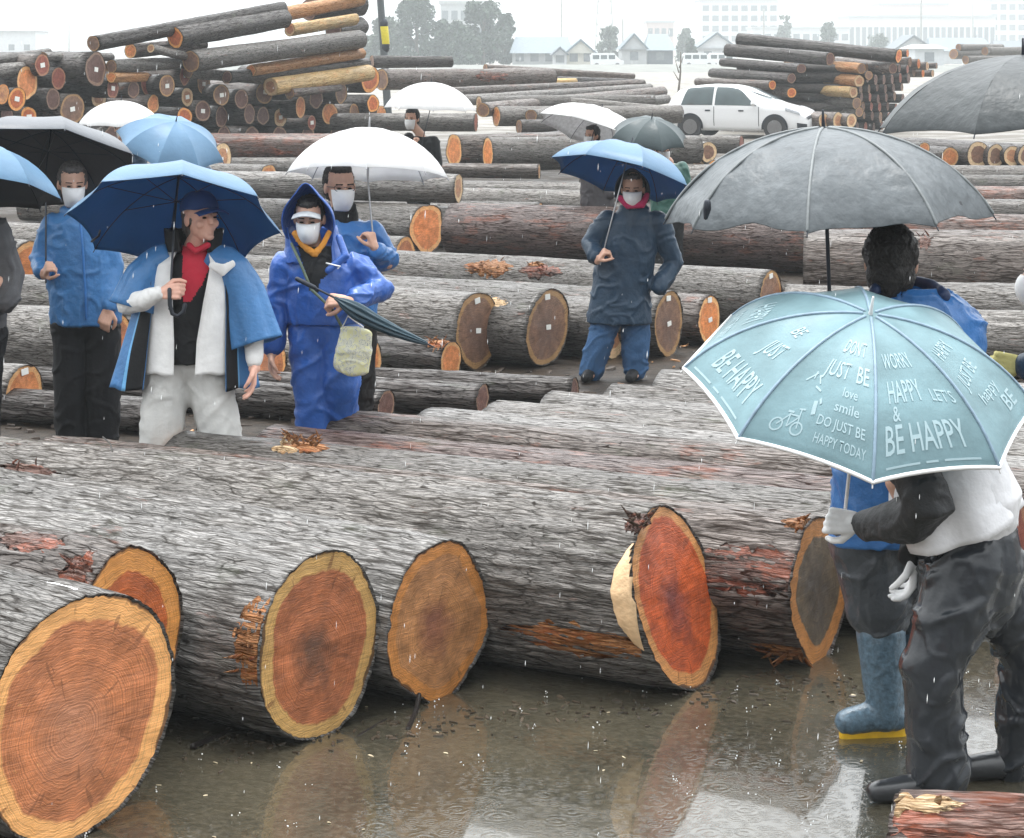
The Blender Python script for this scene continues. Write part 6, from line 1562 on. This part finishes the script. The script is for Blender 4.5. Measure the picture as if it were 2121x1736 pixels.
house('pale grey house low on the horizon, left of the cream gable', 1140, 1180, 96, 112, 290, 8, WALLB, ROOFD, 'y', 1)
block('distant pale apartment block left above the rear right pile', 1452, 1612, 2, 620, 20, WALLB, 8, 5)
block('low pink building rising behind the grey gabled house', 1340, 1396, 47, 560, 15, WALLP, 4, 2)
block('distant long office building with a row of tall windows', 1758, 2062, 36, 600, 20, WALLB, 24, 1)
block('upper storey block rising behind the long office building', 1822, 1965, 10, 640, 20, WALLP, 10, 1)
block('distant pale slab building at the far right', 2050, 2200, 0, 700, 20, WALLB, 8, 5)
block('pale building half hidden between the two tall tree groups', 912, 1010, 8, 420, 15, WALLG, 5, 3)
block('wide hazy building behind the roofs at mid right', 1560, 1760, 60, 560, 15, WALLB, 10, 2)
# vans
def van(label, x, y, Z, L=4.2):
    s_ = F/Z; c_ = P(x, y, Z); c_.z = 0; r = empty('parked_van', c_, label, 'van', 'vans parked beyond the yard')
    bm = bmesh.new(); prof = [(-L/2, .3), (-L/2, 1.55), (-L/2+.25, 1.85), (L/2-1.25, 1.85), (L/2-.5, 1.05), (L/2, .9), (L/2, .3)]
    a = [bm.verts.new((x_, -.8, z_)) for x_, z_ in prof]; b = [bm.verts.new((x_, .8, z_)) for x_, z_ in prof]; bm.faces.new(a); bm.faces.new(b[::-1])
    for i in range(len(a)): j = (i+1) % len(a); bm.faces.new((a[j], a[i], b[i], b[j]))
    bmesh.ops.bevel(bm, geom=bm.edges[:], offset=.06, segments=2); me = bpy.data.meshes.new('v'); bm.to_mesh(me); bm.free(); o = link('van_body', me, [WPAINT], smooth=False); o.parent = r
    for k in range(3): w = link('window', boxm(-L/2+.3+k*1.0, -L/2+1.1+k*1.0, -.83, -.79, 1.1, 1.6), [CGL], smooth=False); w.parent = r
    for k in (-L/2+.8, L/2-.8):
        b2 = Blob(); b2.tube([(Vector((k, -.84, .32)), .3), (Vector((k, -.6, .32)), .3)], 16); w = link('wheel', mesh(b2.v, b2.f), [TYRE]); w.parent = r
van('white van parked far off, left of the dark stack', 1447, 135, 285); van('white van parked far off beside the first one', 1500, 134, 290); van('white covered vehicle beside the cream gabled house', 1257, 136, 280)
# utility poles, lattice tower
def pole(label, x, ytop, ybot, Z, r, lean=0, mat=None, band=None, n='utility_pole', cat='pole'):
    s_ = F/Z; a = P(x, ybot, Z); a.z = 0; b = P(x+lean, ytop, Z); o = empty(n, a, label, cat)
    wire('pole_shaft', [a, b], [r, r*.85], mat or CONC, o, 14)
    if band:
        c_ = P(x+lean*(ybot-band[0])/(ybot-ytop), band[0], Z); d_ = P(x+lean*(ybot-band[1])/(ybot-ytop), band[1], Z)
        wire('yellow_band', [c_, d_], r*1.12, plain('band_yellow', (.60, .50, .02), .5), o, 14); wire('black_band', [c_+Vector((0, 0, .12)), c_+Vector((0, 0, .02))], r*1.15, DARKM, o, 14); wire('black_band', [d_, d_-Vector((0, 0, .12))], r*1.15, DARKM, o, 14)
    return o
pole('leaning dark utility pole with yellow band behind the rear left pile', 806, -60, 180, 66, .12, -22, plain('pole_dark', (.07, .08, .085), .7), band=(55, 92))
for lb, x, yt, Z in (('thin far pole right of the tall trees', 1163, -40, 420), ('thin far mast at the left horizon', 143, 48, 430), ('short far pole at the left horizon', 60, 36, 430), ('thin far pole over the rear right pile', 1908, -20, 380), ('thin far pole above the pale apartment block', 2015, -60, 520), ('faint far pole right of the lattice tower', 1582, 20, 420), ('thin pole above the dark roofed house', 1290, 40, 380)):
    pole(lb, x, yt, 130, Z, .18)
def tower():
    Z = 520; s_ = F/Z; base = P(1252, 100, Z); base.z = 0; r = empty('lattice_tower', base, 'faint steel lattice tower rising above the far houses', 'tower')
    b = Blob(); Ht = 24; w0, w1 = 2.3, 1.0; lev = 9
    cor = lambda k, q: Vector((base.x+(w0+(w1-w0)*k/lev)*(1 if q in (0, 1) else -1), Z+(w0+(w1-w0)*k/lev)*(1 if q in (0, 3) else -1), Ht*k/lev))
    for q in range(4):
        for k in range(lev):
            b.tube([(cor(k, q), .10), (cor(k+1, q), .10)], 5); b.tube([(cor(k, q), .06), (cor(k+1, (q+1) % 4), .06)], 5); b.tube([(cor(k, (q+1) % 4), .06), (cor(k+1, q), .06)], 5); b.tube([(cor(k+1, q), .06), (cor(k+1, (q+1) % 4), .06)], 5)
    put('steel_frame', mesh(b.v, b.f), [CONC], r)
tower()
# trees
def leafmat(name, c0):
    m, n, b = newmat(name); tc = N(n, 'ShaderNodeTexCoord'); nz = N(n, 'ShaderNodeTexNoise', _Scale=.9, _Detail=4.0); n.links.new(tc.outputs['Object'], nz.inputs['Vector'])
    n.links.new(ramp(n, nz.outputs[0], [(.35, tuple(q*.55 for q in c0)), (.65, tuple(q*1.5 for q in c0))]), b.inputs['Base Color']); b.inputs['Roughness'].default_value = .6; return m
LEAF = leafmat('foliage_dark', (.035, .06, .035)); LEAF2 = leafmat('foliage_grey', (.06, .08, .055)); TRUNK = plain('trunk_bark', (.10, .08, .06), .8, .3, 5, .4)
def tree(label, x, ytop, w_px, Z, mat=None, n=3200, seed=1, conic=.3, leaf=.62):
    n = int(n*1.7)
    s_ = F/Z; rs = random.Random(seed); b0 = P(x, 100, Z); b0.z = 0; Ht = H-(ytop-HZ)/s_; R_ = w_px/2/s_
    r = empty('tree', b0, label, 'tree', 'trees beyond the log yard'); tr = Blob(); top_ = b0+Vector((0, 0, Ht*.85)); tr.tube([(b0, .32), (b0+Vector((.1, 0, Ht*.4)), .22), (top_, .06)], 10)
    cl = []
    for k in range(38):
        t = rs.uniform(.12, 1); a = rs.uniform(0, 6.28); rr = R_*(1-conic*t-.25*t*t)*rs.uniform(.35, .85); c_ = b0+Vector((math.cos(a)*rr, math.sin(a)*rr, Ht*t*.96)); cr = R_*rs.uniform(.2, .4); c_.z = min(c_.z, Ht-cr*.6); cl.append((c_, cr))
        if k < 12: tr.tube([(b0+Vector((0, 0, Ht*t*.6)), .09), (c_, .03)], 6)
    put('trunk', mesh(tr.v, tr.f), [TRUNK], r)
    vs = []; fs = []
    for k in range(n):
        c_, cr = rs.choice(cl); v = Vector((rs.gauss(0, 1), rs.gauss(0, 1), rs.gauss(0, 1))).normalized()*cr*rs.random()**.4; p = c_+v; 
        u = Vector((rs.gauss(0, 1), rs.gauss(0, 1), rs.gauss(0, 1))).normalized(); q = u.cross(Vector((rs.gauss(0, 1), rs.gauss(0, 1), rs.gauss(0, 1)))).normalized(); l = leaf*rs.uniform(.5, 1.2); i = len(vs)
        vs += [p-u*l*.5, p+q*l*.35, p+u*l*.5, p-q*l*.35]; fs.append((i, i+1, i+2, i+3))
    put('crown', mesh(vs, fs), [mat or LEAF], r, False)
tree('tall dense tree right of the leaning utility pole', 862, -12, 120, 300, seed=1, n=4200); tree('lower bushy tree beside the leaning utility pole', 800, 40, 90, 290, LEAF2, seed=2); tree('dense tree filling the gap before the pale building', 930, 45, 90, 300, seed=3)
tree('tall dense tree just left of the long blue roof', 1000, 4, 110, 300, seed=4, n=4000); tree('shorter tree leaning on the long blue roof', 1046, 30, 60, 305, seed=5, n=2200); tree('low tree under the pale building', 965, 60, 80, 290, seed=6); tree('bush left of the leaning utility pole', 765, 75, 50, 295, LEAF2, seed=7, n=1400)
tree('small round tree left of the pale gabled house', 1432, 82, 34, 320, seed=8, n=1200); tree('small tree above the topmost log of the right pile', 1716, 38, 46, 420, seed=9, n=1200, leaf=.6); tree('small bushy tree between the pink building and the apartment block', 1625, 32, 40, 480, LEAF2, seed=10, n=1000, leaf=.7); tree('tree behind the grey gabled house', 1262, 58, 60, 360, LEAF2, seed=11, n=1500, leaf=.6); tree('low bush behind the far small houses', 1420, 60, 50, 400, LEAF2, seed=12, n=1200, leaf=.6)
tree('hazy tree left of the dark hipped roof', 1820, 74, 70, 420, LEAF2, seed=13, n=1400, leaf=.6)
def sapling():
    b0 = P(1405, 192, 122); b0.z = 0; r = empty('bare_sapling', b0, 'thin bare sapling standing left of the white car', 'sapling'); b = Blob(); t_ = P(1410, 108, 122)
    b.tube([(b0, .07), (b0.lerp(t_, .5)+Vector((.05, 0, 0)), .05), (t_, .02)], 7)
    for a, c_ in (((1406, 150), (1398, 122)), ((1407, 140), (1416, 116)), ((1405, 165), (1395, 148))): b.tube([(P(*a, 122), .035), (P(*c_, 122), .012)], 6)
    put('stem', mesh(b.v, b.f), [TRUNK], r)
sapling()
# verge of pale ground and a low bank that closes the yard
bank = sheet('far_bank', -900, 900, 225, 285, .0, plain('bank_grass', (.15, .155, .14), .8, .3, .6), 80, 4, lambda x, y: .7*math.sin(min(1, max(0, (y-225)/60))*math.pi)*(.8+.3*mnoise.noise(Vector((x*.03, y*.05, 0))))+.004)
# ---------------------------------------------------------------- rain haze
def haze():
    me = boxm(-950, 950, -45, 1560, -1.0, 34); o = bpy.data.objects.new('haze', me); COL.objects.link(o); o['kind'] = 'stuff'
    m = bpy.data.materials.new('haze'); m.use_nodes = True; n = m.node_tree; n.nodes.remove(n.nodes['Principled BSDF']); v = n.nodes.new('ShaderNodeVolumePrincipled')
    v.inputs['Color'].default_value = (.74, .79, .81, 1); v.inputs['Density'].default_value = .0011; v.inputs['Anisotropy'].default_value = .1
    n.links.new(v.outputs[0], n.nodes['Material Output'].inputs['Volume']); me.materials.append(m)
haze()
